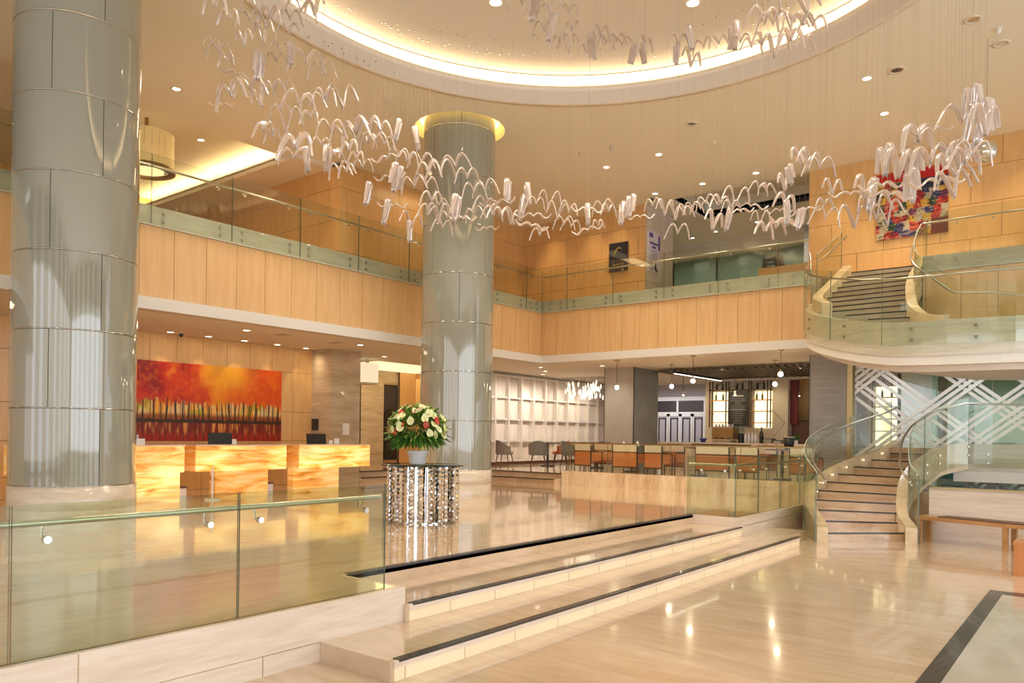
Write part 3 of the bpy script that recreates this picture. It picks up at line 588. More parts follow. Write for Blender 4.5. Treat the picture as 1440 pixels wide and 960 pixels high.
def bolt(b, x, y, z, dx, dy, r=.022, l=.03):
    b.tube([(x - dx * l, y - dy * l, z), (x + dx * .012, y + dy * .012, z)], r, 12)
def straight(t, p0, p1, stops, zb, zt, rail=None, railoff=(0, 0), bolts=None, brk=None, gap=.012, nrm=(1, 0), gm=None):
    """stops: distances along p0->p1 of the panel joints"""
    d = Vector((p1[0] - p0[0], p1[1] - p0[1])); Ln = d.length; d.normalize()
    st = [0] + list(stops) + [Ln]
    for a, e in zip(st, st[1:]):
        b = MB(); A = (p0[0] + d.x * (a + gap / 2), p0[1] + d.y * (a + gap / 2)); E = (p0[0] + d.x * (e - gap / 2), p0[1] + d.y * (e - gap / 2))
        g = part(pane(b, A, E, zb, zt), 'glass_panel', gm or GM, t)
        if bolts:
            h = MB()
            for s in ((a + .22, e - .22) if e - a > .7 else ((a + e) / 2,)):
                for z in bolts: bolt(h, p0[0] + d.x * s, p0[1] + d.y * s, z, nrm[0], nrm[1])
            part(h, 'fixing_bolts', 'steel', g)
    if rail:
        z = rail
        part(MB().tube([(p0[0] + railoff[0], p0[1] + railoff[1], z), (p1[0] + railoff[0], p1[1] + railoff[1], z)], .021, 10), 'handrail', 'steel', t)
        for s in (brk or []):
            x, y = p0[0] + d.x * s, p0[1] + d.y * s
            h = MB(); h.tube([(x + railoff[0], y + railoff[1], z), (x + railoff[0], y + railoff[1], z - .085), (x, y, z - .09)], .007, 6)
            bolt(h, x, y, z - .09, nrm[0], nrm[1], .022, .022); part(h, 'rail_bracket', 'chrome', t)

t = thing('glass_balustrade', 'clear glass balustrade with round steel handrail on the low stone wall in front', 'balustrade', (-4.6, 2.9, ZU))
straight(t, (-4.66, -2.0), (-4.66, 4.29), [2.15, 3.58, 4.95], ZU, 1.275, 1.165, (-.07, 0), None, [.3, 1.7, 2.5, 3.76, 4.74, 5.12, 6.08], nrm=(1, 0), gm=GF)
t = thing('glass_balustrade', 'clear glass balustrade at the far end of the broad steps', 'balustrade', (-5.0, 11.75, ZU))
straight(t, (-5.5, 11.76), (-4.68, 11.76), [], ZU, 1.38, 1.24, (0, .07), None, [.25, .65], nrm=(0, -1), gm=GF)
straight(t, (-4.68, 11.78), (-4.68, 16.2), [1.0, 2.1, 3.2], ZU, 1.38, 1.24, (-.07, 0), None, [.2, .8, 1.4, 2.4, 3.4], nrm=(1, 0), gm=GF)
t = thing('glass_balustrade', 'long glass balustrade with steel rail along the left gallery edge', 'balustrade', (-12.43, 8, 5.06))
straight(t, (-12.44, -8.7), (-12.44, 17.17), [14.9 - 1.465 * k for k in range(9, 0, -1)] + [14.9 + 1.465 * k for k in range(0, 8)], 5.08, 6.22, 6.05, (-.07, 0), (5.15, 5.29), [x for k in range(-6, 8) for x in (14.9 + 1.465 * k + .25, 14.9 + 1.465 * k + 1.2)], nrm=(1, 0))
t = thing('glass_balustrade', 'glass balustrade with steel rail along the back gallery edge', 'balustrade', (-8.9, 17.18, 5.06))
straight(t, (-12.4, 17.16), (-5.25, 17.16), [.8, 2.23, 3.68, 5.1, 6.5], 5.08, 6.22, 6.05, (0, .07), (5.15, 5.29), [.35, 1.0, 2.0, 2.5, 3.4, 4.0, 4.9, 5.4, 6.3], nrm=(0, -1))
t = thing('glass_balustrade', 'glass balustrade of the gallery right of the upper stair', 'balustrade', (0, 17.18, 5.06))
straight(t, (-3.0, 17.16), (4.5, 17.16), [.8, 2.3, 3.8, 5.3], 5.08, 6.22, 6.05, (0, .07), (5.15, 5.29), [.6, 1.2, 2.6, 3.3, 4.6], nrm=(0, -1))
t = thing('glass_balustrade', 'low glass balustrade with slim rail on the marble kerb of the bar', 'balustrade', (-8, 16.36, .77))
straight(t, (-11.0, 16.38), (-4.8, 16.38), [1.2, 2.9, 4.6], .77, 1.47, None, nrm=(0, -1))
part(MB().box(-11.0, -4.8, 16.36, 16.40, 1.47, 1.50), 'handrail', 'brass', t)
# ------------------------------------------------------------------ bar kerb
struct(MB().box(-11.08, -4.5, 16.25, 16.48, ZU, .77).build('wall_bar_kerb', 'marble'))

# ------------------------------------------------------------------ reception desks
def desk(lab, y0, y1, l0, l1, side0=True):
    t = thing('reception_desk', lab, 'desk', (-13.4, (y0 + y1) / 2, ZU), 'backlit onyx reception desks')
    b = MB(); b.box(-13.14, -13.1, y0, y1, .93, 1.40); part(b, 'front_panel', 'onyx', t, 'glowing veined onyx front')
    part(MB().box(-13.9, -13.14, y0, y0 + .03, .93, 1.40), 'side_panel', 'onyxdim', t); part(MB().box(-13.9, -13.14, y1 - .03, y1, .93, 1.40), 'side_panel', 'onyxdim', t)
    b = MB(); b.box(-13.95, -13.09, y0 - .01, y1 + .01, 1.40, 1.425); part(b, 'worktop', 'marble', t)
    b = MB(); b.box(-13.9, -13.15, y0 + .04, y1 - .04, .93, .96); part(b, 'shelf', 'wood', t)
    b = MB(); b.box(-13.34, -13.14, l0, l1, ZU, .93); part(b, 'pedestal', 'onyxlow' if not side0 else 'onyx', t, 'lit onyx pedestal')
    return t
desk('glowing onyx reception desk half hidden by the left column', 4.6, 7.19, 4.9, 7.13, True)
desk('middle glowing onyx reception desk in front of the autumn painting', 7.42, 9.35, 7.82, 8.95, False)
desk('farthest glowing onyx reception desk beside the stone pillar', 9.68, 11.56, 9.55, 10.72, False)
def monitor(lab, x, y, z, rot):
    t = thing('monitor', lab, 'monitor', (x, y, z), 'reception monitors')
    b = MB(); b.box(x - .012, x + .012, y - .25, y + .25, z + .03, z + .34); b.v = [(x + (vx - x) + (vz - z) * -.12, vy, vz) for vx, vy, vz in b.v]; part(b, 'screen', 'blackplastic', t)
    part(MB().box(x - .1, x + .1, y - .1, y + .1, z, z + .012), 'stand', 'blackplastic', t); part(MB().box(x - .05, x - .02, y - .03, y + .03, z, z + .2), 'neck', 'blackplastic', t)
monitor('black monitor on the middle onyx desk', -13.55, 8.17, 1.425 - .22 + .1, 0)
monitor('black monitor on the farthest onyx desk', -13.55, 10.45, 1.425 - .22 + .1, 0)
for lab, x, y, w, h in (('small white sign card on the middle onyx desk', -13.25, 8.27, .09, .1), ('white card holder left of another on the farthest desk', -13.25, 10.58, .09, .08), ('taller white card holder on the farthest onyx desk', -13.3, 10.78, .13, .12)):
    t = thing('card_holder', lab, 'card holder', (x, y, 1.425))
    part(MB().box(x, x + .006, y - w / 2, y + w / 2, 1.425, 1.425 + h), 'card', 'paper', t); part(MB().box(x - .03, x + .03, y - w / 2, y + w / 2, 1.425, 1.433), 'foot', 'edgelight', t)
t = thing('leaflet_stand', 'stand of white and blue leaflets on the leftmost onyx desk', 'leaflet stand', (-13.3, 6.42, 1.425))
part(MB().box(-13.3, -13.2, 6.30, 6.52, 1.425, 1.53), 'holder', 'paper', t); part(MB().box(-13.32, -13.30, 6.32, 6.46, 1.45, 1.60), 'leaflets', 'lilac', t)
for lab, y in (('white pole stand between the two left onyx desks', 7.62),):
    t = thing('barrier_post', lab, 'post', (-12.9, y, ZU)); part(MB().cyl(-12.9, y, .02, ZU, 1.0), 'pole', 'porcelain', t); part(MB().cyl(-12.9, y, .14, ZU, ZU + .03), 'base', 'porcelain', t)
for lab, y in (('small white box with dark lid low behind the left desks', 7.3), ('small white box with dark lid by the middle desk', 9.15)):
    t = thing('tissue_box', lab, 'box', (-13.5, y, ZU)); part(MB().box(-13.6, -13.4, y - .1, y + .1, ZU, .62), 'body', 'paper', t); part(MB().box(-13.61, -13.39, y - .11, y + .11, .62, .65), 'lid', 'darkwood', t)
b = MB(); b.box(-14.6, -14.59, 12.0, 12.2, 1.55, 1.95)
tag(MB().box(-15.3, -15.08, 11.63, 11.66, 1.72, 2.0).build('wall_phone', 'blackplastic'), 'black rectangular panel on the stone wall above the far desk', 'wall panel')
tag(MB().box(-14.615, -14.605, 12.02, 12.22, 1.62, 1.90).build('wall_notice', 'paper'), 'small pale framed notice on the stone pillar', 'notice')

# ------------------------------------------------------------------ autumn forest painting (canvas, plane X)
m, nt, out = mat('autumn_canvas')
Lk = nt.links.new
def MATH(op, a, b=None, c=None):
    n = nt.nodes.new('ShaderNodeMath'); n.operation = op
    for i, v in enumerate((a, b, c)):
        if v is None: continue
        if isinstance(v, (int, float)): n.inputs[i].default_value = v
        else: Lk(v, n.inputs[i])
    return n.outputs[0]
def MIX(f, a, b):
    n = nt.nodes.new('ShaderNodeMix'); n.data_type = 'RGBA'
    if isinstance(f, (int, float)): n.inputs['Factor'].default_value = f
    else: Lk(f, n.inputs['Factor'])
    for k, v in (('A', a), ('B', b)):
        if isinstance(v, tuple): n.inputs[k].default_value = rgb(v)
        else: Lk(v, n.inputs[k])
    return n.outputs['Result']
def SMOOTH(v, lo, hi):
    n = nt.nodes.new('ShaderNodeMapRange'); n.interpolation_type = 'SMOOTHSTEP'; n.inputs[1].default_value = lo; n.inputs[2].default_value = hi; Lk(v, n.inputs[0]); return n.outputs[0]
def NOISE(vec, sc, de=4, stretch=None, di=0):
    if stretch:
        mp = nt.nodes.new('ShaderNodeMapping'); mp.inputs['Scale'].default_value = stretch; Lk(vec, mp.inputs[0]); vec = mp.outputs[0]
    n = nt.nodes.new('ShaderNodeTexNoise'); n.inputs['Scale'].default_value = sc; n.inputs['Detail'].default_value = de; n.inputs['Distortion'].default_value = di; Lk(vec, n.inputs['Vector']); return n.outputs['Fac']
tc = nt.nodes.new('ShaderNodeTexCoord'); ob = tc.outputs['Object']
sp = nt.nodes.new('ShaderNodeSeparateXYZ'); Lk(ob, sp.inputs[0]); Y, Z = sp.outputs[1], sp.outputs[2]   # Y: 0..5.4, Z: 0..1.63
nb = NOISE(ob, 1.6, 5, None, .4); nf = NOISE(ob, 9, 6)
fx = MATH('ADD', MATH('MULTIPLY', SMOOTH(Y, 1.6, 5.0), 1.0), MATH('MULTIPLY', MATH('SUBTRACT', nb, .5), 1.3))
rmp = nt.nodes.new('ShaderNodeValToRGB'); Lk(fx, rmp.inputs[0]); e = rmp.color_ramp.elements
e[0].position = .08; e[0].color = (.36, .012, .004, 1); e[1].position = .95; e[1].color = (.72, .13, .01, 1)
for p_, c_ in ((.28, (.56, .03, .006)), (.46, (.72, .10, .01)), (.60, (.86, .36, .02)), (.74, (.80, .22, .01))): k = e.new(p_); k.color = rgb(c_)
can = MIX(MATH('MULTIPLY', SMOOTH(nf, .45, .7), .4), rmp.outputs[0], (.85, .28, .015))
glow = MATH('MULTIPLY', SMOOTH(MATH('ABSOLUTE', MATH('SUBTRACT', Y, 4.0)), .9, .05), SMOOTH(Z, .8, 1.63)); can = MIX(MATH('MULTIPLY', glow, .75), can, (.95, .62, .07))
# woodland floor band
lite = MIX(SMOOTH(NOISE(ob, 3, 3, (1, 1.2, .6)), .42, .6), (.80, .62, .33), (.90, .45, .05)); lite = MIX(SMOOTH(NOISE(ob, 2, 3), .5, .62), lite, (.55, .50, .06))
lite = MIX(SMOOTH(Z, .62, .50), lite, (.40, .13, .03))
wob = MATH('ADD', Y, MATH('MULTIPLY', NOISE(ob, 3.0, 2, (0, 1, .18)), .3)); cell = MATH('FRACT', MATH('MULTIPLY', wob, 6.3)); trk = MATH('LESS_THAN', MATH('ABSOLUTE', MATH('SUBTRACT', cell, .5)), .12)
cell2 = MATH('FRACT', MATH('MULTIPLY', wob, 10.7)); trk2 = MATH('LESS_THAN', MATH('ABSOLUTE', MATH('SUBTRACT', cell2, .5)), .08)
tr = MATH('MAXIMUM', trk, trk2)
trunkz = MATH('MULTIPLY', SMOOTH(Z, .44, .46), SMOOTH(MATH('ADD', Z, MATH('MULTIPLY', nf, .3)), 1.0, .88))
band = MIX(MATH('MULTIPLY', tr, .93), lite, (.06, .025, .012))
edge = SMOOTH(MATH('ADD', Z, MATH('MULTIPLY', MATH('SUBTRACT', nf, .5), .5)), .88, .72)
col = MIX(edge, can, band)
# bank and water
col = MIX(SMOOTH(MATH('ADD', Z, MATH('MULTIPLY', MATH('SUBTRACT', nf, .5), .12)), .48, .43), col, (.07, .035, .012))
refl = MIX(SMOOTH(NOISE(ob, 3, 4, (1, 3.5, .5)), .48, .62), (.28, .035, .012), (.75, .38, .12)); refl = MIX(SMOOTH(Z, .24, .08), refl, (.45, .035, .010))
refl = MIX(MATH('MULTIPLY', tr, .5), refl, (.10, .02, .01))
col = MIX(SMOOTH(Z, .40, .36), col, refl)
dk = nt.nodes.new('ShaderNodeGamma'); dk.inputs[1].default_value = 1.28; Lk(col, dk.inputs[0]); col = dk.outputs[0]
bs = nt.nodes.new('ShaderNodeBsdfPrincipled'); bs.inputs['Roughness'].default_value = .45; Lk(col, bs.inputs['Base Color']); Lk(bs.outputs[0], out.inputs[0])
b = MB(); b.box(-15.365, -15.32, 5.4, 10.78, 1.46, 3.09)
o = b.build('painting', m, None, (-15.35, 5.4, 1.46)); tag(o, 'wide red and gold painting of an autumn forest by water behind the desks', 'painting')

# abstract painting upstairs (plane Y)
m, nt, out = mat('abstract_canvas'); Lk = nt.links.new
tc = nt.nodes.new('ShaderNodeTexCoord'); ob = tc.outputs['Object']
sp = nt.nodes.new('ShaderNodeSeparateXYZ'); Lk(ob, sp.inputs[0]); X, Z = sp.outputs[0], sp.outputs[2]  # 0..1.42, 0..1.48
def WN(*a):
    c = nt.nodes.new('ShaderNodeCombineXYZ')
    for i, v in enumerate(a): Lk(v, c.inputs[i])
    w = nt.nodes.new('ShaderNodeTexWhiteNoise'); Lk(c.outputs[0], w.inputs[0]); return w.outputs['Value']
Xo, Zo = X, Z; X = MATH('ADD', X, MATH('MULTIPLY', MATH('SUBTRACT', NOISE(ob, 5, 3), .5), .22)); Z = MATH('ADD', Z, MATH('MULTIPLY', MATH('SUBTRACT', NOISE(ob, 4.3, 3), .5), .20))
rz = MATH('FLOOR', MATH('MULTIPLY', Z, 6.5)); wr = nt.nodes.new('ShaderNodeTexWhiteNoise'); wr.noise_dimensions = '1D'; Lk(rz, wr.inputs['W'])
cx = MATH('FLOOR', MATH('MULTIPLY', MATH('ADD', X, MATH('MULTIPLY', wr.outputs['Value'], .5)), 6.5))
w1 = WN(cx, rz); X, Z = Xo, Zo
r1 = nt.nodes.new('ShaderNodeValToRGB'); r1.color_ramp.interpolation = 'CONSTANT'; Lk(w1, r1.inputs[0]); e = r1.color_ramp.elements
e[0].color = (.45, .02, .02, 1); e[1].position = .92; e[1].color = (.03, .10, .05, 1)
for p_, c_ in ((.16, (.62, .55, .42)), (.30, (.55, .05, .03)), (.42, (.05, .06, .20)), (.54, (.65, .42, .06)), (.64, (.50, .45, .34)), (.74, (.62, .09, .04)), (.84, (.22, .04, .12))): k = e.new(p_); k.color = rgb(c_)
brush = NOISE(ob, 7, 6, (1, 1, 2.5), 1)
col = MIX(MATH('MULTIPLY', SMOOTH(brush, .5, .68), .7), r1.outputs[0], (.5, .42, .34)); col = MIX(MATH('MULTIPLY', SMOOTH(brush, .50, .34), .85), col, (.04, .03, .05))
col = MIX(MATH('MULTIPLY', SMOOTH(Z, .98, 1.02), SMOOTH(X, .55, .62)), col, (.035, .04, .11))
col = MIX(SMOOTH(MATH('SUBTRACT', Z, MATH('MULTIPLY', X, .0)), 1.22, 1.235), col, MIX(SMOOTH(brush, .62, .7), (.55, .015, .015), (.62, .35, .25)))
col = MIX(MATH('MULTIPLY', MATH('GREATER_THAN', X, 1.1), MATH('LESS_THAN', Z, .33)), col, (.18, .035, .025))
dk = nt.nodes.new('ShaderNodeGamma'); dk.inputs[1].default_value = 1.25; Lk(col, dk.inputs[0]); col = dk.outputs[0]
bs = nt.nodes.new('ShaderNodeBsdfPrincipled'); bs.inputs['Roughness'].default_value = .4; Lk(col, bs.inputs['Base Color']); Lk(bs.outputs[0], out.inputs[0])
o = MB().box(-4.18, -2.76, 18.50, 18.55, 6.14, 7.60).build('painting', m, None, (-4.18, 18.5, 6.14)); tag(o, 'square abstract patchwork painting in red, cream and blue on the gallery wall', 'painting')

# navy sign and poster upstairs
t = thing('wall_sign', 'dark navy sign with a gold curl on the wooden gallery wall', 'sign', (-10.8, 18.5, 6.25))
part(MB().box(-11.10, -10.52, 18.49, 18.545, 6.25, 7.05), 'board', 'navy', t)
b = MB(); b.tube([(-10.93, 18.48, 6.66), (-10.92, 18.48, 6.74), (-10.88, 18.48, 6.83), (-10.82, 18.48, 6.89), (-10.75, 18.48, 6.90), (-10.71, 18.48, 6.86)], [.006, .012, .014, .012, .009, .004], 8); b.tube([(-10.95, 18.48, 6.77), (-10.88, 18.48, 6.81), (-10.81, 18.48, 6.80)], [.003, .008, .003], 6); part(b, 'emblem', 'gold', t, 'gold curl emblem')
b = MB()
for i in range(7):
    x = -10.97 + i * .05; h = .05 if i in (0, 3, 6) else .025
    b.tube([(x, 18.485, 6.43), (x + .01, 18.485, 6.43 + h), (x + .03, 18.485, 6.44), (x + .045, 18.485, 6.435)], .004, 6)
part(b, 'script_lettering', 'gold', t)
t = thing('poster', 'tall white and purple poster on the pale corner wall upstairs', 'poster', (-9.98, 19.0, 6.2))
part(MB().box(-9.99, -9.955, 18.66, 19.32, 6.2, 7.32), 'board', 'posterw', t)
b = MB()
b.box(-9.955, -9.95, 18.70, 18.90, 7.14, 7.26); b.box(-9.955, -9.95, 19.22, 19.31, 6.85, 7.25)
for i, (y0, y1, z, h) in enumerate([(18.74, 19.2, 6.96, .06), (18.86, 19.08, 6.86, .06)] + [(18.80 + .02 * (i % 3), 19.2 - .03 * (i % 2), 6.78 - .05 * i, .012) for i in range(6)]): b.box(-9.955, -9.95, y0, y1, z, z + h)
part(b, 'lettering', 'purple', t)
b = MB()
for i in range(26):
    y = 18.70 + random.random() * .58; z = 6.23 + random.random() * (.38 if y < 18.85 else .2); r_ = .02 + random.random() * .03
    b.box(-9.955, -9.949, y - r_, y + r_, z - r_, z + r_)
part(b, 'printed_pattern', 'lilac', t)
t = thing('wooden_bench', 'small light wooden seat block at the corner below the poster', 'bench', (-9.6, 18.7, Z2)); part(MB().box(-9.95, -9.3, 18.62, 19.1, Z2 + .10, Z2 + .24), 'seat', 'brownwood', t); part(MB().box(-9.9, -9.4, 18.7, 19.0, Z2, Z2 + .12), 'base', 'darkwood', t)

# wooden plinth with bronze sculpture upstairs
t = thing('display_plinth', 'long brown wooden plinth on the gallery edge left of the stair', 'plinth', (-5.9, 17.5, Z2)); part(MB().box(-6.42, -5.3, 17.33, 17.75, Z2 + .02, Z2 + .21), 'top', 'benchwood', t); part(MB().box(-6.3, -5.4, 17.4, 17.7, Z2, Z2 + .02), 'base', 'darkwood', t)
t = thing('bronze_sculpture', 'dark bronze sculpture of a seated figure on the wooden plinth', 'sculpture', (-6.1, 17.5, Z2 + .21))
z0 = Z2 + .21
b = MB(); b.sphere((-6.03, 17.5, z0 + .36), .045, 12); b.tube([(-6.03, 17.5, z0 + .31), (-6.02, 17.5, z0 + .2), (-6.01, 17.52, z0 + .04)], [.05, .1, .09], 10); b.tube([(-5.96, 17.5, z0 + .26), (-5.9, 17.45, z0 + .16), (-5.94, 17.4, z0 + .08)], [.035, .03, .025], 8)
b.tube([(-6.10, 17.5, z0 + .25), (-6.2, 17.45, z0 + .23), (-6.3, 17.42, z0 + .22)], [.035, .025, .02], 8); b.tube([(-6.02, 17.5, z0 + .05), (-5.9, 17.42, z0 + .08), (-5.86, 17.4, z0 + .01)], [.06, .05, .04], 8)
part(b, 'figure', 'bronze', t)
b = MB(); b.box(-6.36, -6.08, 17.42, 17.56, z0 + .18, z0 + .22); b.box(-6.36, -6.29, 17.42, 17.56, z0, z0 + .2); b.box(-6.3, -6.1, 17.43, 17.55, z0 + .09, z0 + .12); b.box(-6.34, -6.1, 17.4, 17.58, z0, z0 + .03); part(b, 'instrument', 'bronze', t)

# gallery lounge: green glass partitions with lights behind
t = thing('glass_partition', 'pale green glass partition wall of the gallery lounge', 'partition', (-10, 24, Z2))
for i in range(7):
    x = -12.6 + i * .78; part(MB().box(x, x + .76, 23.9 + .12 * (i % 2), 23.95 + .12 * (i % 2), Z2, 7.62), 'glass_panel', 'lounge', t)
struct(MB().box(-13, -5.6, 23.4, 24.6, 7.62, 8.05).build('wall_lounge_bulkhead', 'white'))
t = thing('glass_partition', 'darker green glass bay at the right of the gallery lounge', 'partition', (-7, 23.6, Z2))
for i in range(3): x = -7.1 + i * .5; part(MB().box(x, x + .46, 23.2, 23.25, Z2, 6.9), 'glass_panel', 'lounge', t)
struct(MB().box(-7.2, -5.6, 23.15, 23.4, 6.9, 8.05).build('wall_lounge_panel', 'lilac'))

# ------------------------------------------------------------------ lower curved stair
LP = [(-3.63, 13.1), (-3.9, 13.6), (-4.13, 14.1), (-4.28, 14.6), (-4.38, 15.15), (-4.38, 15.7), (-4.3, 16.2), (-4.14, 16.75), (-3.92, 17.25), (-3.65, 17.7)]
RP = [(-2.67, 14.03), (-2.82, 14.25), (-2.9, 14.5), (-2.95, 14.78), (-3.0, 15.1), (-3.03, 15.45), (-3.02, 15.8), (-2.97, 16.15), (-2.88, 16.7), (-2.75, 17.2)]
st = thing('curved_staircase', 'lower curved stone staircase with black nosings and glass sides', 'staircase', (-3.4, 15.2, 0))
def norm2(v): l = math.hypot(*v); return (v[0] / l, v[1] / l)
def stair_steps(st, L, Rr, z0, h, last, ms, bottom=None):
    n = len(L)
    for i in range(n):
        l0, r0 = L[i], Rr[i]; l1, r1 = (L[i + 1], Rr[i + 1]) if i < n - 1 else last
        z = z0 + h * (i + 1)
        d = norm2((r0[0] - l0[0], r0[1] - l0[1])); f = (d[1], -d[0])     # outward (downhill)
        b = MB(); b.prism([l0, r0, (r1[0] - f[0] * .03, r1[1] - f[1] * .03), (l1[0] - f[0] * .03, l1[1] - f[1] * .03)], max(z - h - .03, bottom if bottom is not None else -9), z); s = part(b, 'step', ms, st)
        b = MB(); q = .004; b.prism([(l0[0] + f[0] * q, l0[1] + f[1] * q), (r0[0] + f[0] * q, r0[1] + f[1] * q), (r0[0] - f[0] * .055, r0[1] - f[1] * .055), (l0[0] - f[0] * .055, l0[1] - f[1] * .055)], z - .022, z + .003)
        part(b, 'nosing', 'black', s)
stair_steps(st, LP, RP, 0, .14, ((-3.6, 18.72), (-2.7, 18.72)), 'stairstone', 0)
def offset(P, d):
    o = []
    for i in range(len(P)):
        a = P[max(i - 1, 0)]; b_ = P[min(i + 1, len(P) - 1)]; t_ = norm2((b_[0] - a[0], b_[1] - a[1])); o.append((P[i][0] - t_[1] * d, P[i][1] + t_[0] * d))
    return o
def smooth(P, Zs, n=4):
    """Catmull-Rom through P with heights"""
    Q, ZZ = [], [[] for _ in Zs]
    for i in range(len(P) - 1):
        p = [P[max(i - 1, 0)], P[i], P[i + 1], P[min(i + 2, len(P) - 1)]]
        for k in range(n):
            u = k / n
            def cr(a, b, c, d): return .5 * ((2 * b) + (-a + c) * u + (2 * a - 5 * b + 4 * c - d) * u * u + (-a + 3 * b - 3 * c + d) * u ** 3)
            Q.append((cr(*[x[0] for x in p]), cr(*[x[1] for x in p])))
            for z, Z_ in zip(ZZ, Zs): z.append(Z_[i] + (Z_[i + 1] - Z_[i]) * u)
    Q.append(P[-1])
    for z, Z_ in zip(ZZ, Zs): z.append(Z_[-1])
    return Q, ZZ
zs = [.14 * (i + 1) for i in range(10)]
LS = [(-3.56, 12.88)] + LP + [(-3.62, 18.5)]; zl = [.12] + zs + [1.54]
RS = [(-2.61, 13.78)] + RP + [(-2.3, 17.58)]; zr = [.12] + zs + [1.54]
Q, (zq,) = smooth(LS, [zl]); o1 = offset(Q, .09)
part(MB().sweep(o1, [max(0, z - .50) if z > .75 else 0 for z in zq], [z + .13 for z in zq], .17), 'outer_stringer', 'stringer', st)
Q2, (zq2,) = smooth(RS, [zr]); o2 = offset(Q2, -.09)
part(MB().sweep(o2, [max(0, z - .42) for z in zq2], [z + .13 for z in zq2], .17), 'inner_stringer', 'stringer', st)
part(MB().prism([LP[9], (-3.66, 18.72), (5, 18.72), (5, 17.6), (-2.35, 17.6), RP[9]], 1.30, 1.52), 'landing', 'stairstone', st)
part(MB().box(-2.45, 5, 17.50, 17.62, 1.08, 1.62), 'landing_edge', 'band', st)
part(MB().box(-2.45, 5, 17.46, 17.66, .87, 1.08), 'landing_soffit_band', 'whitecool', st)
part(MB().box(-2.4, 5, 17.6, 18.7, 1.0, 1.1), 'landing_soffit', 'whitecool', st)
# soffit under flight
b = MB(); vs = []; 
for (l, r, z) in zip(LP, RP, zs): vs += [(l[0], l[1], max(.0, z - .42)), (r[0], r[1], max(.0, z - .42))]
b.add(vs, [(i * 2, i * 2 + 1, i * 2 + 3, i * 2 + 2) for i in range(9)]); part(b, 'soffit', 'whitecool', st)
def curved_glass(st, Q, zb, zt, parts, nm='glass_panel'):
    n = len(Q); cuts = [round(i * (n - 1) / parts) for i in range(parts + 1)]
    for a, e in zip(cuts, cuts[1:]):
        part(curvepane(MB(), Q[a:e + 1], zb[a:e + 1], zt[a:e + 1]), nm, GM, st)
o3 = offset(Q, .19); o3[0] = (-3.74, 12.80)
curved_glass(st, o3, [max(0, z - .38) for z in zq], [z + 1.0 for z in zq], 4)
o4 = offset(Q2, -.19)
curved_glass(st, o4, [max(0, z - .32) for z in zq2], [z + 1.0 for z in zq2], 4)
b = MB(); pane(b, (-2.1, 17.44), (-.5, 17.44), 1.16, 2.46); part(b, 'glass_panel', GM, st); b = MB(); pane(b, (-.48, 17.44), (1.2, 17.44), 1.16, 2.46); part(b, 'glass_panel', GM, st)
o5 = offset(Q, .05); part(MB().tube([(p[0], p[1], z + .88) for p, z in zip(o5, zq)] , .02, 10), 'handrail', 'steel', st)
o6 = offset(Q2, -.06); part(MB().tube([(p[0], p[1], z + .88) for p, z in zip(o6, zq2)] + [(0, 17.5, 2.32), (4, 17.5, 2.32)], .02, 10), 'handrail', 'steel', st)
def bolt1(t, *a): b = MB(); bolt(b, *a); part(b, 'fixing_bolt', 'steel', t)
for k in range(6, len(o3), 6):
    for s_ in (.02, -.14): bolt1(st, o3[k][0], o3[k][1], zq[k] + s_, -.7, -.7)
for k in range(4, len(o4), 5):
    for s_ in (.02, -.14): bolt1(st, o4[k][0], o4[k][1], zq2[k] + s_, .7, -.7)
for x in (-1.85, -.75, -.25, .9):
    for s_ in (1.25, 1.42): bolt1(st, x, 17.44, s_, 0, -1)
M['steplight'] = emit('step_light', (1, .8, .5), 12)
for k in range(6, len(Q) - 3, 4): part(MB().sphere((Q[k][0] + .02, Q[k][1], zq[k] + .06), .009, 8), 'step_light', 'steplight', st)

# low travertine wall under the landing
struct(MB().box(-2.42, 5, 14.7, 14.95, 0, .86).build('wall_low', 'trav'))
struct(MB().box(-2.42, 5, 14.68, 14.97, .86, .885).build('trim_8', 'brass'))

# ------------------------------------------------------------------ upper stair and landing
us = thing('upper_staircase', 'upper stone staircase rising from the curved glass landing to the gallery', 'staircase', (-3.5, 15.5, 3.0))
h = .148
UL = [(-2.95, 14.75), (-3.5, 15.0), (-3.97, 15.3), (-4.3, 15.62), (-4.55, 15.98), (-4.66, 16.28), (-4.67, 16.6), (-4.65, 16.87), (-4.62, 17.14), (-4.59, 17.4), (-4.56, 17.64), (-4.53, 17.88)]
UR = [(-2.66, 14.92), (-2.84, 15.14), (-2.94, 15.32), (-3.0, 15.58), (-3.06, 15.86), (-3.12, 16.18), (-3.16, 16.48), (-3.18, 16.77), (-3.19, 17.07), (-3.19, 17.35), (-3.19, 17.64), (-3.2, 17.9)]
ZL = 3.59
stair_steps(us, UL, UR, ZL, h, ((-4.53, 18.1), (-3.2, 18.1)), 'stairup')
zu = [ZL + h * (i + 1) for i in range(12)]
Qu, (zqu,) = smooth(UL[3:], [zu[3:]]); part(MB().sweep(offset(Qu, .1), [z - .45 for z in zqu], [z + .16 for z in zqu], .2), 'outer_stringer', 'stringer', us)
RU = [(-2.35, 14.72)] + UR; zru = [ZL + .05] + zu
Qv, (zqv,) = smooth(RU, [zru]); part(MB().sweep(offset(Qv, -.09), [max(3.3, z - .4) for z in zqv], [z + .18 for z in zqv], .17), 'inner_stringer', 'stringer', us)
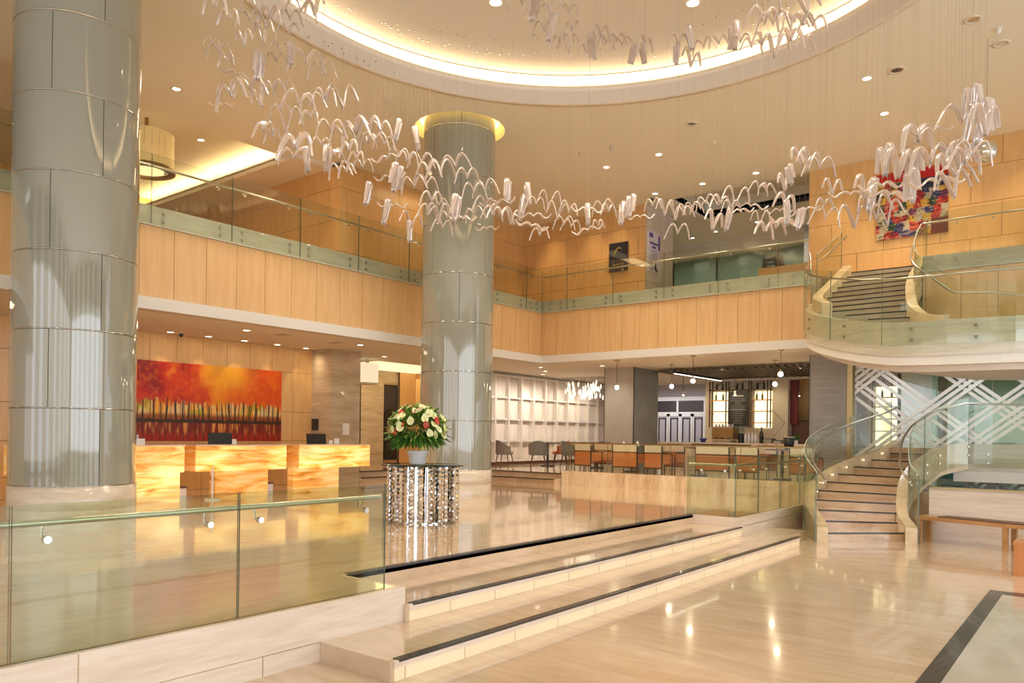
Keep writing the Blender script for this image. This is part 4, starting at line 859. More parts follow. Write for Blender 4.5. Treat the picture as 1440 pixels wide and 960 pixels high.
# soffit below steps
b = MB(); vs = []
for (l, r, z) in zip(UL, UR, zu): vs += [(l[0] - .1, l[1], max(3.0, z - .42)), (r[0] + .1, r[1], max(3.0, z - .42))]
b.add(vs, [(i * 2, i * 2 + 1, i * 2 + 3, i * 2 + 2) for i in range(11)]); part(b, 'soffit', 'whitecool', us)
rim = [(-5.16, 17.15, 4.62), (-4.98, 16.6, 4.47), (-4.87, 16.05, 4.32), (-4.55, 15.45, 4.12), (-4.05, 14.9, 3.93), (-3.45, 14.45, 3.76), (-2.9, 14.18, 3.66), (-2.26, 14.07, 3.63), (-1.5, 14.1, 3.63), (-.9, 14.3, 3.64), (-.3, 14.7, 3.64), (.6, 15.2, 3.64), (2.0, 15.8, 3.64)]
Qr, (zqr,) = smooth([p[:2] for p in rim], [[p[2] for p in rim]])
part(MB().sweep(Qr, [z - .57 for z in zqr], zqr, .14), 'landing_rim', 'band', us, 'pale stone rim of the landing')
part(MB().sweep(offset(Qr, .05), [z - .72 for z in zqr], [z - .56 for z in zqr], .2), 'white_soffit_edge', 'whitecool', us)
part(MB().sweep(offset(Qr, .22), [z - .82 for z in zqr], [z - .70 for z in zqr], .2), 'soffit_step', 'soffit', us)
zmap = {}
pin = [(-4.3, 15.62), (-3.0, 15.58), (-2.6, 15.1), (-1.9, 16.2), (3, 17.2)]
poly = [Qr[i] for i in range(12, len(Qr))] + [(2.5, 17.1), (-1.7, 16.1), (-2.3, 15.8), (-2.6, 15.2), (-3.0, 15.3), (-4.3, 15.62)]
part(MB().prism(poly, 3.35, ZL), 'landing', 'stringer', us)
b = MB(); inn = [(min(max(-5.1 + 7.5 * (i / (len(Qr) - 1)) ** 1.3, q[0] - .4 if i > 20 else -5.1), 2.8), 17.16) for i, q in enumerate(Qr)]; vs = []
for q, p_, z in zip(offset(Qr, .2), inn, zqr):
    for u in (0, .33, .66, 1): vs.append((q[0] + (p_[0] - q[0]) * u, q[1] + (p_[1] - q[1]) * u, (z - .80) + max(0, 3.66 - z + .80) * 0 + (.0 if u < 1 else .0)))
b.add(vs, [(4 * i + j, 4 * i + j + 1, 4 * i + j + 5, 4 * i + j + 4) for i in range(len(Qr) - 1) for j in range(3)], 0, True); part(b, 'landing_soffit', 'whitecool', us)
og = offset(Qr, -.10)
curved_glass(us, og[:40], [z - .40 for z in zqr[:40]], [z + .88 for z in zqr[:40]], 5)
part(MB().tube([(-5.2, 17.12, 5.75)] + [(p[0], p[1], z + .74) for p, z in zip(offset(Qr, -.02), zqr)][1:40], .02, 10), 'handrail', 'steel', us)
for k in (5, 11, 18, 26, 31, 38):
    for s_ in (-.12, -.3): bolt1(us, og[k][0], og[k][1], zqr[k] + s_, -.5, -.85)
# inner glass: down the stair's right side, along the landing
IP = [(-3.02, 17.7), (-3.02, 17.1), (-3.0, 16.5), (-2.94, 16.0), (-2.82, 15.6), (-2.55, 15.5), (-2.2, 15.8), (-1.6, 16.05), (-1.0, 16.1), (-.2, 16.0)]; IZ = [5.35, 5.1, 4.75, 4.45, 4.2, 3.95, 3.65, 3.62, 3.5, 2.9]
Qi, (zqi,) = smooth(IP, [IZ]); curved_glass(us, Qi, [z - .25 for z in zqi], [z + .92 for z in zqi], 4)
part(MB().tube([(p[0] - .05, p[1], z + .72) for p, z in zip(Qi, zqi)], .02, 10), 'handrail', 'steel', us)
OG = offset(Qu, .22); curved_glass(us, OG[12:], [z - .1 for z in zqu[12:]], [z + .95 for z in zqu[12:]], 1)
part(MB().tube([(p[0], p[1], z + .82) for p, z in zip(offset(Qu, .12)[10:], zqu[10:])], .02, 10), 'handrail', 'steel', us)

# ------------------------------------------------------------------ bench and orange block on the lobby floor
t = thing('long_bench', 'long low oak bench with dark slatted top in front of the low stone wall', 'bench', (-1.5, 14.1, 0))
ang = math.atan2(13.99 - 14.44, -1.03 + 2.56); cx, cy = -2.54, 14.30
def rb(b, x0, x1, y0, y1, z0, z1):
    k = MB().box(cx + x0, cx + x1, cy + y0, cy + y1, z0, z1, 0, ang, (cx, cy)); b.add(k.v, k.f)
    return b
part(rb(MB(), 0, 3.6, -.05, .35, .36, .42), 'seat_frame', 'benchwood', t)
b = MB()
for i in range(8): rb(b, .35, 3.6, -.02 + i * .045, .015 + i * .045, .42, .435)
part(b, 'slatted_top', 'darkwood', t)
for x0 in (.02, 1.32, 2.6):
    for y0 in (-.04, .28): part(rb(MB(), x0, x0 + .07, y0, y0 + .07, 0, .36), 'leg', 'benchwood', t)
t = thing('orange_wood_stool', 'orange-brown wooden block seat at the right edge of the lobby', 'stool', (-.6, 11.6, 0))
part(MB().box(-.93, -.45, 11.45, 11.95, 0, .38), 'body', 'boxwood', t); part(MB().box(-.94, -.44, 11.44, 11.96, .38, .42), 'top', 'boxwood', t)

# ------------------------------------------------------------------ flower table
fx_, fy_ = -7.80, 7.89
t = thing('crystal_table', 'round glass table on a drum of faceted mirror crystal columns', 'table', (fx_, fy_, ZU))
part(MB().lathe([(.001, 1.225), (.60, 1.225), (.605, 1.232), (.60, 1.24), (.001, 1.24)], (fx_, fy_), 64), 'table_top', glass('smoked_glass', (.35, .40, .36)), t)
M['crystal'] = pbr('mirror_crystal', (.82, .82, .84), rough=.05, metal=1)
part(MB().cyl(fx_, fy_, .40, ZU, ZU + .02), 'base_plate', 'chrome', t)
for i in range(22):
    a = 2 * PI * i / 22; rr = .46 + .035 * (i % 2); x, y = fx_ + rr * math.cos(a), fy_ + rr * math.sin(a)
    b = MB(); z = ZU + .01; seg = 13; dz = (.80) / seg
    prof = []
    for k in range(seg):
        prof += [(.026, z + k * dz), (.044 if (k + i) % 3 else .036, z + (k + .5) * dz)]
    prof.append((.026, z + seg * dz)); b.lathe(prof, (x, y), 5 + i % 2, 0, a, a + 2 * PI, False); part(b, 'crystal_column', 'crystal', t)
for i in range(8):
    a = 2 * PI * (i + .4) / 8; x, y = fx_ + .22 * math.cos(a), fy_ + .22 * math.sin(a)
    part(MB().lathe([(.03, ZU), (.05, ZU + .4), (.03, 1.22)], (x, y), 6, sm=False), 'crystal_column', 'crystal', t)
# arrangement
fx_, fy_ = fx_ - .06, fy_ - .05
t = thing('flower_arrangement', 'large dome of green leaves with cream and red anthuriums in a white vase', 'flowers', (fx_, fy_, 1.24))
part(MB().lathe([(.001, 1.245), (.11, 1.245), (.115, 1.26), (.125, 1.33), (.145, 1.40), (.165, 1.44), (.15, 1.44), (.13, 1.40), (.001, 1.38)], (fx_, fy_), 40), 'vase', 'porcelain', t)
cz = 1.71; rnd = random.Random(3)
def leafmesh(b, base, dirv, L_, W_, droop=.2):
    d = Vector(dirv).normalized(); side = d.cross(Vector((0, 0, 1)));
    if side.length < .1: side = Vector((1, 0, 0))
    side.normalize(); side = (Matrix.Rotation(rnd.uniform(-.9, .9), 3, d) @ side); pts = []
    n = 5
    for i in range(n + 1):
        u = i / n; p = Vector(base) + d * L_ * u - Vector((0, 0, droop * L_ * u * u)); w = W_ * math.sin(PI * min(.97, u * .92 + .05)) ** .8
        pts += [p - side * w / 2, p + side * w / 2]
    b.add(pts, [(2 * i, 2 * i + 1, 2 * i + 3, 2 * i + 2) for i in range(n)])
def rdir(zmin=-.55, zmax=1):
    z = rnd.uniform(zmin, zmax); a = rnd.uniform(0, 2 * PI); q = math.sqrt(max(0, 1 - z * z)); return (q * math.cos(a), q * math.sin(a), z)
b = MB(); b2 = MB()
for i in range(1500):
    d = rdir(-.6, 1); k = .22 + .13 * rnd.random(); base = (fx_ + d[0] * k * .85, fy_ + d[1] * k * .85, cz + .02 + d[2] * k * .72)
    leafmesh(b if rnd.random() < (.85 if d[2] < -.05 else .3) else b2, base, d, rnd.uniform(.13, .24), rnd.uniform(.018, .042))
o = part(b, 'foliage', 'leaf', t, 'dark green leaves'); o['kind'] = 'stuff'
o = part(b2, 'foliage', 'leaflight', t, 'yellow-green leaves'); o['kind'] = 'stuff'
def flower(c, d, s, m_):
    b = MB(); d = Vector(d).normalized(); u = d.cross(Vector((0, 0, 1))); u = u.normalized() if u.length > .1 else Vector((1, 0, 0)); w = u.cross(d)
    n = 14; vs = [Vector(c)]
    for i in range(n):
        a = 2 * PI * i / n; r_ = s * (1 - .35 * math.sin(a) + (.35 if i == 11 else 0)) * .55
        vs.append(Vector(c) + u * r_ * .85 * math.cos(a) - w * r_ * math.sin(a) + d * .25 * r_)
    b.add(vs, [(0, 1 + i, 1 + (i + 1) % n) for i in range(n)], 0, True)
    b.tube([Vector(c), Vector(c) + d * s * .35 + w * s * .25], [s * .05, s * .03], 6, 1); o = part(b, 'anthurium', [m_, 'spadix'], t)
    return o
cam_d = Vector((.70, -.71, 0))
for i in range(64):
    d = Vector(rdir(-.25, .9))
    if d.dot(cam_d) < -.5: d = -d; d.z = abs(d.z)
    red = i % 4 == 0
    c = (fx_ + d[0] * .42, fy_ + d[1] * .42, cz + .02 + d[2] * .36); fd = (d + Vector((0, 0, .35)) + Vector(rdir()) * .4)
    flower(c, fd, rnd.uniform(.08, .125) * (.8 if red else 1), 'spathered' if red else 'spathe')
# ------------------------------------------------------------------ bar: grid wall, pillars
b = MB(); b.box(-15.6, -15.42, 17.3, 27.5, ZB, ZS, 0)
struct(b.build('wall_grid_backing', 'satin'))
t = thing('grid_screen', 'wall screen of pale satin panels in a bright metal grid behind the grey chairs', 'wall screen', (-15.4, 22, ZB))
zr_ = [.83, 1.46, 2.16, 2.86, 3.56]
for i in range(11):
    y = 17.96 + .68 * i
    for k in range(4): part(MB().box(-15.42, -15.39, y + .03, y + .65, zr_[k] + .03, zr_[k + 1] - .03), 'satin_panel', 'satin', t)
for i in range(12):
    y = 17.96 + .68 * i; part(MB().box(-15.42, -15.24, y - .035, y + .035, ZB + .1, 3.6), 'upright', 'gridmetal', t)
for z in zr_: part(MB().box(-15.42, -15.29, 17.9, 25.5, z - .025, z + .025), 'crossbar', 'gridmetal', t)
part(MB().box(-15.42, -15.34, 17.3, 25.5, ZB, ZB + .12), 'skirting', 'darkwood', t)
def pillar(lab, x0, x1, y0, y1, m1, m2, trim=None):
    t = thing('square_pillar', lab, 'pillar', ((x0 + x1) / 2, (y0 + y1) / 2, ZB)); t['kind'] = 'thing'
    part(MB().box(x0, x1, y0, y1, ZB, ZS), 'core', m1, t)
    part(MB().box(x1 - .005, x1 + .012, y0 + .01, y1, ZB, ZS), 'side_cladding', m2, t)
    b = MB(); b.box(x0, x0 + .012, y0 - .008, y0 + .01, ZB, ZS); b.box(x1 - .006, x1 + .016, y0 - .01, y0 + .012, ZB, ZS); part(b, 'corner_trim', 'blackplastic', t)
    b = MB(); rr = random.Random(5)
    for i in range(16):
        z = ZB + .3 + i * .17; w = .15 + .5 * rr.random(); x = x0 + .1 + rr.random() * .2
        b.box(x, min(x + w, x1 - .05), y0 - .003, y0 + .001, z, z + .012)
    if m1 == 'etched': part(b, 'engraved_lines', 'etchline', t)
    if trim: part(MB().box(x1, x1 + trim, y0 - .02, y0 + .3, ZB, ZS), 'edge_trim', 'brass', t)
    return t
pillar('square pillar with warm beige front and dark grey side at the bar entrance', -11.80, -10.82, 19.5, 20.98, 'concrete', 'concreted')
pillar('square grey pillar with fine etched lines and bronze edge beside the lattice screen', -5.68, -4.82, 18.8, 19.6, 'etched', 'etched', .12)

# bar back wall, shelves, menu board
struct(MB().box(-10.66, -7.92, 24.1, 24.3, ZB, ZS).build('wall_bar_back', 'cream'))
struct(MB().box(-7.92, -5.6, 25.0, 25.2, ZB, ZS).build('wall_bar_orange', 'wood'))
tag(MB().box(-7.96, -7.68, 24.3, 24.36, 2.1, 3.5).build('hanging_banner', 'red'), 'dark red banner hanging beside the bar shelves', 'banner')
t = thing('back_counter', 'dark sideboard under the wooden wall right of the bar shelves', 'counter', (-7.5, 24.6, ZB)); part(MB().box(-7.9, -6.8, 24.4, 24.9, ZB, 2.2), 'cabinet', 'darkwood', t); part(MB().box(-7.92, -6.78, 24.38, 24.92, 2.2, 2.24), 'top', 'blackplastic', t)
t = thing('bar_shelving', 'tall lit metal shelving with wine bottles behind the bar', 'shelving', (-9.4, 23.9, 2.0))
for x in (-10.42, -10.32, -9.86, -9.76, -9.10, -9.02, -8.50, -8.40):
    part(MB().box(x - .015, x + .015, 23.88, 23.92, 2.0, 3.56), 'upright', 'frame', t)
for x0, x1 in ((-10.44, -9.8), (-9.04, -8.4)):
    for z in (2.14, 2.50, 2.86): part(MB().box(x0, x1, 23.82, 24.08, z, z + .03), 'shelf', 'benchwood', t)
    part(MB().box(x0 + .08, x1 - .02, 24.07, 24.095, 2.0, 3.16), 'light_panel', 'shelfglow', t, 'glowing cream back panel')
part(MB().box(-10.44, -8.4, 23.82, 24.08, 3.2, 3.23), 'shelf', 'frame', t)
for pth in ([(-10.42, 23.95, 3.23), (-9.86, 23.95, 3.56)], [(-9.1, 23.95, 3.23), (-8.5, 23.95, 3.56)], [(-9.86, 23.95, 3.23), (-9.1, 23.95, 3.56)], [(-10.35, 23.9, 2.5), (-9.8, 23.9, 1.95)], [(-8.4, 23.9, 2.6), (-7.95, 23.9, 2.15), (-8.3, 23.9, 1.7)]):
    part(MB().tube(pth, .008, 5), 'brace', 'frame', t)
t = thing('menu_board', 'black chalk menu board between the lit bar shelves', 'menu board', (-9.42, 23.85, 2.03)); part(MB().box(-9.76, -9.09, 23.83, 23.86, 2.03, 3.14), 'board', 'board', t)
b = MB(); rr = random.Random(2); b.box(-9.62, -9.25, 23.822, 23.83, 2.99, 3.03)
for i in range(14):
    z = 2.92 - i * .06; w = .2 + .3 * rr.random()
    if i in (6, ): z += 0; w = .5
    b.box(-9.43 - w / 2, -9.43 + w / 2, 23.824, 23.83, z, z + (.02 if i == 6 else .008))
part(b, 'chalk_writing', 'chalk', t)
def bottle(lab, x, y, z, m_, grp, s=1):
    b = MB(); b.lathe([(.001, z), (.04 * s, z), (.042 * s, z + .17 * s), (.034 * s, z + .20 * s), (.014 * s, z + .24 * s), (.014 * s, z + .31 * s), (.001, z + .31 * s)], (x, y), 12)
    tag(b.build('wine_bottle', m_, None, (x, y, z)), lab, 'bottle', grp)
for lab, xs in (('dark wine bottle on the top left bar shelf', (-10.2, -10.0)), ('dark wine bottle above the menu board', (-9.52, -9.33)), ('dark wine bottle on the top right bar shelf', (-8.84, -8.64))):
    for x in xs: bottle(lab, x, 23.95, 3.23, 'bottled', 'dark bottles along the top shelf', .85)
for lab, xs in (('green wine bottle on the lit left bar shelf', (-10.22, -9.98)), ('green wine bottle on the lit right bar shelf', (-8.86, -8.68))):
    for x in xs: bottle(lab, x, 23.95, 2.89, 'bottle', 'green bottles on the lit shelves', .85)

# bar counter and what stands on it
t = thing('bar_counter', 'long bar counter with marble top in front of the lit shelves', 'counter', (-8.3, 21.8, ZB))
part(MB().box(-11.0, -5.6, 21.6, 22.3, ZB, 1.46), 'body', 'marble', t); part(MB().box(-11.1, -5.5, 21.5, 22.4, 1.46, 1.52), 'top', 'marble', t); part(MB().box(-9.9, -8.1, 21.45, 21.5, 1.40, 1.47), 'front_rail', 'frame', t)
t = thing('coffee_machine', 'bronze and steel espresso machine on the bar counter', 'coffee machine', (-9.0, 22.0, 1.52))
b = MB(); b.box(-9.4, -8.75, 21.75, 22.2, 1.62, 1.95); part(b, 'body', 'brass', t); part(MB().box(-9.4, -8.75, 21.7, 22.2, 1.95, 2.0), 'cup_tray', 'steel', t); part(MB().box(-9.35, -8.8, 21.7, 22.2, 1.52, 1.6), 'base', 'steel', t)
b = MB()
for i in range(6): b.cyl(-9.33 + i * .1, 21.9, .035, 2.0, 2.07, 10)
part(b, 'cups', 'porcelain', t)
b = MB()
for i in range(3): b.tube([(-9.25 + i * .2, 21.72, 1.66), (-9.25 + i * .2, 21.6, 1.64)], .02, 8)
part(b, 'group_handles', 'blackplastic', t)
t = thing('coffee_grinder', 'dark coffee grinder beside the espresso machine', 'grinder', (-8.6, 22.0, 1.52)); part(MB().cyl(-8.6, 22.0, .09, 1.52, 1.80), 'body', 'blackplastic', t); part(MB().lathe([(.06, 1.80), (.11, 1.98), (.11, 2.0), (.001, 2.0)], (-8.6, 22.0), 16), 'hopper', 'glassteal', t)
for i, x in enumerate((-8.4, -8.3, -8.2, -8.1)): tag(MB().lathe([(.001, 1.52), (.045, 1.52), (.045, 1.72), (.02, 1.78), (.02, 1.84), (.001, 1.84)], (x, 21.85), 12).build('syrup_bottle', 'porcelain', None, (x, 21.85, 1.52)), 'pale bottle in the row right of the espresso machine', 'bottle', 'pale bottles on the bar')
bottle('tall black bottle standing at the end of the pale bottles', -7.95, 21.9, 1.52, 'bottled', 'tall bottle on the bar', 1.5)
tag(MB().lathe([(.001, 1.52), (.06, 1.52), (.12, 1.64), (.11, 1.64), (.05, 1.54), (.001, 1.54)], (-9.72, 21.85), 20).build('bowl', 'blue', None, (-9.72, 21.85, 1.52)), 'dark blue bowl at the left end of the bar counter', 'bowl')
for lab, x, w, h_ in (('grey metal box on the bar counter right of the black bottle', -7.7, .2, .12), ('low dark tray on the right part of the bar counter', -7.45, .22, .08)):
    t = thing('countertop_box', lab, 'box', (x, 21.9, 1.52)); part(MB().box(x - w / 2, x + w / 2, 21.75, 22.05, 1.52, 1.52 + h_), 'body', 'steel', t); part(MB().box(x - w / 2 - .01, x + w / 2 + .01, 21.74, 22.06, 1.52 + h_, 1.54 + h_), 'lid', 'blackplastic', t)
t = thing('plant', 'small leafy plant on the right end of the bar counter', 'plant', (-7.0, 22.0, 1.52)); part(MB().cyl(-7.0, 22, .06, 1.52, 1.62, 16), 'pot', 'porcelain', t)
b = MB()
for i in range(30): leafmesh(b, (-7.0, 22, 1.62), rdir(.1), .22, .03)
part(b, 'leaves', 'leaf', t)
# doors of the far room
struct(MB().box(-15.4, -11.8, 27.2, 27.4, 3.1, ZS).build('wall_doors_top', 'lilac'))
for i in range(4):
    x = -13.95 + i * .5
    t = thing('door_leaf', ('leftmost', 'second from left', 'third from left', 'rightmost')[i] + ' of the four white framed glazed doors beyond the bar', 'door', (x + .24, 27, ZB), 'white glazed doors')
    b = MB()
    for a in ((x, x + .06, ZB, 2.55), (x + .42, x + .48, ZB, 2.55), (x, x + .48, ZB, 1.35), (x, x + .48, 2.45, 2.55)): b.box(a[0], a[1], 27.0, 27.05, a[2], a[3])
    part(b, 'frame', 'white_metal', t); part(MB().box(x + .06, x + .42, 27.02, 27.03, 1.35, 2.45), 'glass_pane', 'lilac', t)
    b = MB(); b.box(x + .08, x + .40, 26.99, 27.02, 1.42, 1.46); b.box(x + .08, x + .40, 26.99, 27.02, 2.36, 2.40); b.box(x + .08, x + .12, 26.99, 27.02, 1.42, 2.4); b.box(x + .36, x + .40, 26.99, 27.02, 1.42, 2.4); part(b, 'glazing_bead', 'dark', t)
b = MB(); b.box(-14.0, -11.9, 27.0, 27.05, 2.55, 2.62); b.box(-14.0, -11.9, 27.0, 27.06, 3.05, 3.2); b.box(-13.12, -13.04, 27.0, 27.05, 2.6, 3.05); b.box(-12.0, -11.86, 26.98, 27.06, ZB, 3.2)
struct(b.build('door_frame', 'white_metal')); struct(MB().box(-14, -11.9, 27.03, 27.04, 2.62, 3.05).build('window_1', 'dark'))
# dark slatted ceiling over the bar + slim linear light
b = MB()
for i in range(26): x = -10.5 + i * .2; b.box(x, x + .11, 20.3, 24.1, 3.56, 3.62)
struct(b.build('ceiling_slats', 'slat'))
struct(MB().box(-10.6, -5.0, 23.85, 23.95, 3.5, 3.6).build('trim_9', 'white'))
t = thing('linear_light', 'slim bright linear light hanging over the bar seats', 'light', (-9.9, 21.9, 3.5)); part(MB().box(-9.94, -9.86, 20.2, 23.6, 3.50, 3.54), 'housing', 'blackplastic', t); part(MB().box(-9.93, -9.87, 20.22, 23.58, 3.49, 3.50), 'diffuser', emit('linear_glow', (1, .92, .8), 5), t)
# pendants
def pendant(lab, x, y, zb_, rod=True):
    t = thing('globe_pendant', lab, 'lamp', (x, y, ZS), 'bar pendants')
    part(MB().cyl(x, y, .07, 3.64, ZS - .001), 'ceiling_cap', 'brass', t); part(MB().tube([(x, y, 3.64), (x, y, zb_ + .08)], .006, 6), 'cord', 'blackplastic', t)
    part(MB().cyl(x, y, .025, zb_ + .05, zb_ + .11, 12), 'socket', 'brass', t); part(MB().sphere((x, y, zb_), .055, 14), 'bulb', 'bulb', t)
pendant('glowing bulb pendant in front of the beige pillar', -10.18, 17.44, 2.95)
pendant('glowing bulb pendant right of the beige and grey pillar', -9.50, 19.24, 3.06)
pendant('glowing bulb pendant nearest the linear light over the bar', -8.04, 17.43, 3.05)
pendant('glowing bulb pendant left of the etched grey pillar, the higher of two', -5.85, 17.27, 3.12)
pendant('glowing bulb pendant left of the etched grey pillar, the lower of two', -6.73, 19.45, 3.05)
def spotp(lab, x, y, zb_):
    t = thing('tube_pendant', lab, 'lamp', (x, y, ZS), 'small tube pendants'); part(MB().tube([(x, y, ZS), (x, y, zb_ + .12)], .01, 6), 'cord', 'blackplastic', t); part(MB().cyl(x, y, .035, zb_ + .02, zb_ + .14, 12), 'shade', 'trimw', t); part(MB().cyl(x, y, .03, zb_, zb_ + .02, 12), 'bulb', 'lamp', t)
spotp('small tube pendant hanging in front of the white doors', -10.99, 23.1, 3.02); spotp('small tube pendant in front of the menu board', -9.4, 23.5, 3.02); spotp('small tube pendant before the wooden wall right of the bar', -7.75, 24.6, 3.0)
# chandelier
t = thing('chandelier', 'wide chandelier of glowing drops over the grey chairs', 'chandelier', (-14.2, 22.2, ZS))
rr = random.Random(9); b = MB(); b.box(-15.0, -13.4, 21.9, 22.5, 3.62, ZS - .001); part(b, 'ceiling_plate', 'chrome', t)
M['drop'] = emit('drop_glow', (1, .86, .62), 2.0)
for i in range(80):
    x, y, z = rr.uniform(-14.9, -13.5), rr.uniform(21.9, 22.5), rr.uniform(2.95, 3.45)
    s = part(MB().lathe([(.001, z - .08), (.03, z - .03), (.02, z + .06), (.001, z + .10)], (x, y), 6, sm=False), 'glass_drop', 'drop', t); part(MB().tube([(x, y, z + .08), (x, y, 3.63)], .003, 4), 'wire', 'chrome', s)
# chairs: tan leather on dark bent frame, seen from the back
def chair_tan(lab, x, y, rot, w=.56):
    t = thing('lounge_chair', lab, 'chair', (0, 0, 0), 'tan leather chairs behind the bar kerb'); hw = w / 2
    b = MB(); fr = [(-hw, 0, 0), (-hw, 0, .68)] + [(-hw + .09 - .09 * math.cos(a), 0, .68 + .09 * math.sin(a)) for a in (PI / 6, PI / 3, PI / 2)] + [(hw - .09 + .09 * math.sin(a), 0, .68 + .09 * math.cos(a)) for a in (0, PI / 6, PI / 3, PI / 2)] + [(hw, 0, 0)]
    b.tube(fr, .018, 8); part(b, 'back_frame', 'frame', t)
    part(MB().box(-hw + .015, hw - .015, -.015, .05, .20, .56), 'back_panel', 'orange', t, 'tan leather back panel'); part(MB().box(-hw + .015, hw - .015, -.02, .06, .575, .755), 'head_band', 'cream', t, 'cream band along the top'); part(MB().box(-hw, hw, -.02, .0, .555, .58), 'cross_rail', 'frame', t)
    part(MB().box(-hw + .02, hw - .02, .0, .56, .32, .45), 'seat', 'orange', t)
    for s in (-1, 1):
        part(MB().tube([(s * hw, .0, .55), (s * hw, .52, .55), (s * hw, .56, .5), (s * hw, .56, 0)], .016, 8), 'arm_frame', 'frame', t)
        part(MB().box(s * hw - .012, s * hw + .012, .03, .5, .30, .53), 'side_panel', 'orange', t)
    part(MB().box(-hw, hw, -.015, .02, .17, .20), 'lower_rail', 'frame', t)
    t.location = (x, y, ZB); t.rotation_euler = (0, 0, rot); return t
for lab, x0, x1 in (('leftmost tan leather chair seen from behind over the marble kerb', -11.31, -10.80), ('wide tan leather chair in front of the beige pillar', -10.13, -9.42), ('tan leather chair seen from behind below the dark pillar side', -9.22, -8.73), ('wide tan leather chair just left of the middle glass joint', -7.84, -7.00), ('tan leather chair just right of the middle glass joint', -6.85, -6.31), ('rightmost tan leather chair, close to the curved stair glass', -5.60, -5.05)):
    chair_tan(lab, (x0 + x1) / 2, 17.2, 0, x1 - x0)
for lab, x, y in (('tan leather chair facing the camera beside the leftmost one', -11.35, 18.75), ('tan leather chair facing the camera behind the dark pillar side', -9.15, 18.75), ('tan leather chair facing the camera behind the middle glass joint', -6.75, 18.9)):
    chair_tan(lab, x, y, PI, .58)
def armchair(lab, x, y, rot, m_, grp):
    t = thing('tub_armchair', lab, 'chair', (0, 0, 0), grp)
    n = 14; vs = []; fs = []
    b = MB(); pts = [(.27 * math.cos(a), .27 * math.sin(a)) for a in [R(-200 + 220 * i / n) + PI / 2 * 0 for i in range(n + 1)]]
    pts = [(.27 * math.cos(R(-20 + 220 * i / n)), .25 * math.sin(R(-20 + 220 * i / n))) for i in range(n + 1)]
    zt_ = [.62 + .18 * max(0, math.sin(R(-20 + 220 * i / n))) for i in range(n + 1)]
    b.sweep(pts, [.38] * (n + 1), zt_, .06); part(b, 'backrest', m_, t)
    part(MB().lathe([(.001, .36), (.25, .36), (.27, .40), (.26, .46), (.001, .47)], (0, 0), 24), 'seat', m_, t)
    for sx in (-1, 1):
        for sy in (-1, 1): part(MB().tube([(sx * .17, sy * .16, .37), (sx * .23, sy * .22, 0)], [.02, .012], 8), 'leg', 'darkwood', t)
    t.location = (x, y, ZB); t.rotation_euler = (0, 0, rot); return t
armchair('leftmost grey tub armchair by the metal grid wall', -14.6, 18.3, R(150), 'grey', 'grey tub armchairs')
armchair('grey tub armchair with its back to the camera at the round-foot table', -13.65, 18.75, R(215), 'grey', 'grey tub armchairs')
armchair('tan tub armchair behind the small tables', -13.9, 20.3, R(-60), 'orange', 'tan tub armchairs')
armchair('grey tub armchair seen from the side right of the tan one', -12.85, 19.3, R(160), 'grey', 'grey tub armchairs')
armchair('dark grey tub armchair partly hidden behind the bar glass rail', -12.6, 20.5, R(0), 'grey', 'grey tub armchairs')
def cafe(lab, x, y, h_=.74, r_=.38):
    t = thing('cafe_table', lab, 'table', (x, y, ZB), 'cafe tables'); part(MB().cyl(x, y, r_, ZB + h_ - .03, ZB + h_), 'table_top', 'darkwood', t); part(MB().cyl(x, y, .035, ZB + .03, ZB + h_ - .03, 14), 'pedestal', 'blackplastic', t); part(MB().cyl(x, y, .22, ZB, ZB + .03), 'foot', 'blackplastic', t)
cafe('round dark table between the grey armchairs', -13.9, 19.6); cafe('round dark table behind the tan tub armchair', -12.2, 19.8); cafe('round dark table behind the tan leather chairs', -10.3, 18.5, .72); cafe('round table between the two middle tan chairs', -8.2, 18.2, .72); cafe('round table behind the rightmost tan chairs', -6.1, 18.2, .72)
for lab, x, y in (('folded white napkin on the table behind the leftmost tan chair', -10.5, 18.4), ('folded white napkin before the beige pillar', -10.1, 18.45)):
    tag(MB().lathe([(.09, ZB + .72), (.001, ZB + .86)], (x, y), 4, sm=False).build('napkin', 'paper', None, (x, y, ZB + .72)), lab, 'napkin')
t = thing('dark_cylinder_bin', 'black cylindrical ice bucket near the rightmost tan chairs', 'bucket', (-5.95, 17.9, ZB)); part(MB().lathe([(.001, 1.42), (.10, 1.42), (.13, 1.70), (.12, 1.70), (.10, 1.45), (.001, 1.45)], (-5.95, 18.2), 24), 'body', 'blackplastic', t); part(MB().lathe([(.125, 1.69), (.14, 1.69), (.14, 1.71), (.125, 1.71), (.125, 1.69)], (-5.95, 18.2), 24), 'rim', 'chrome', t)

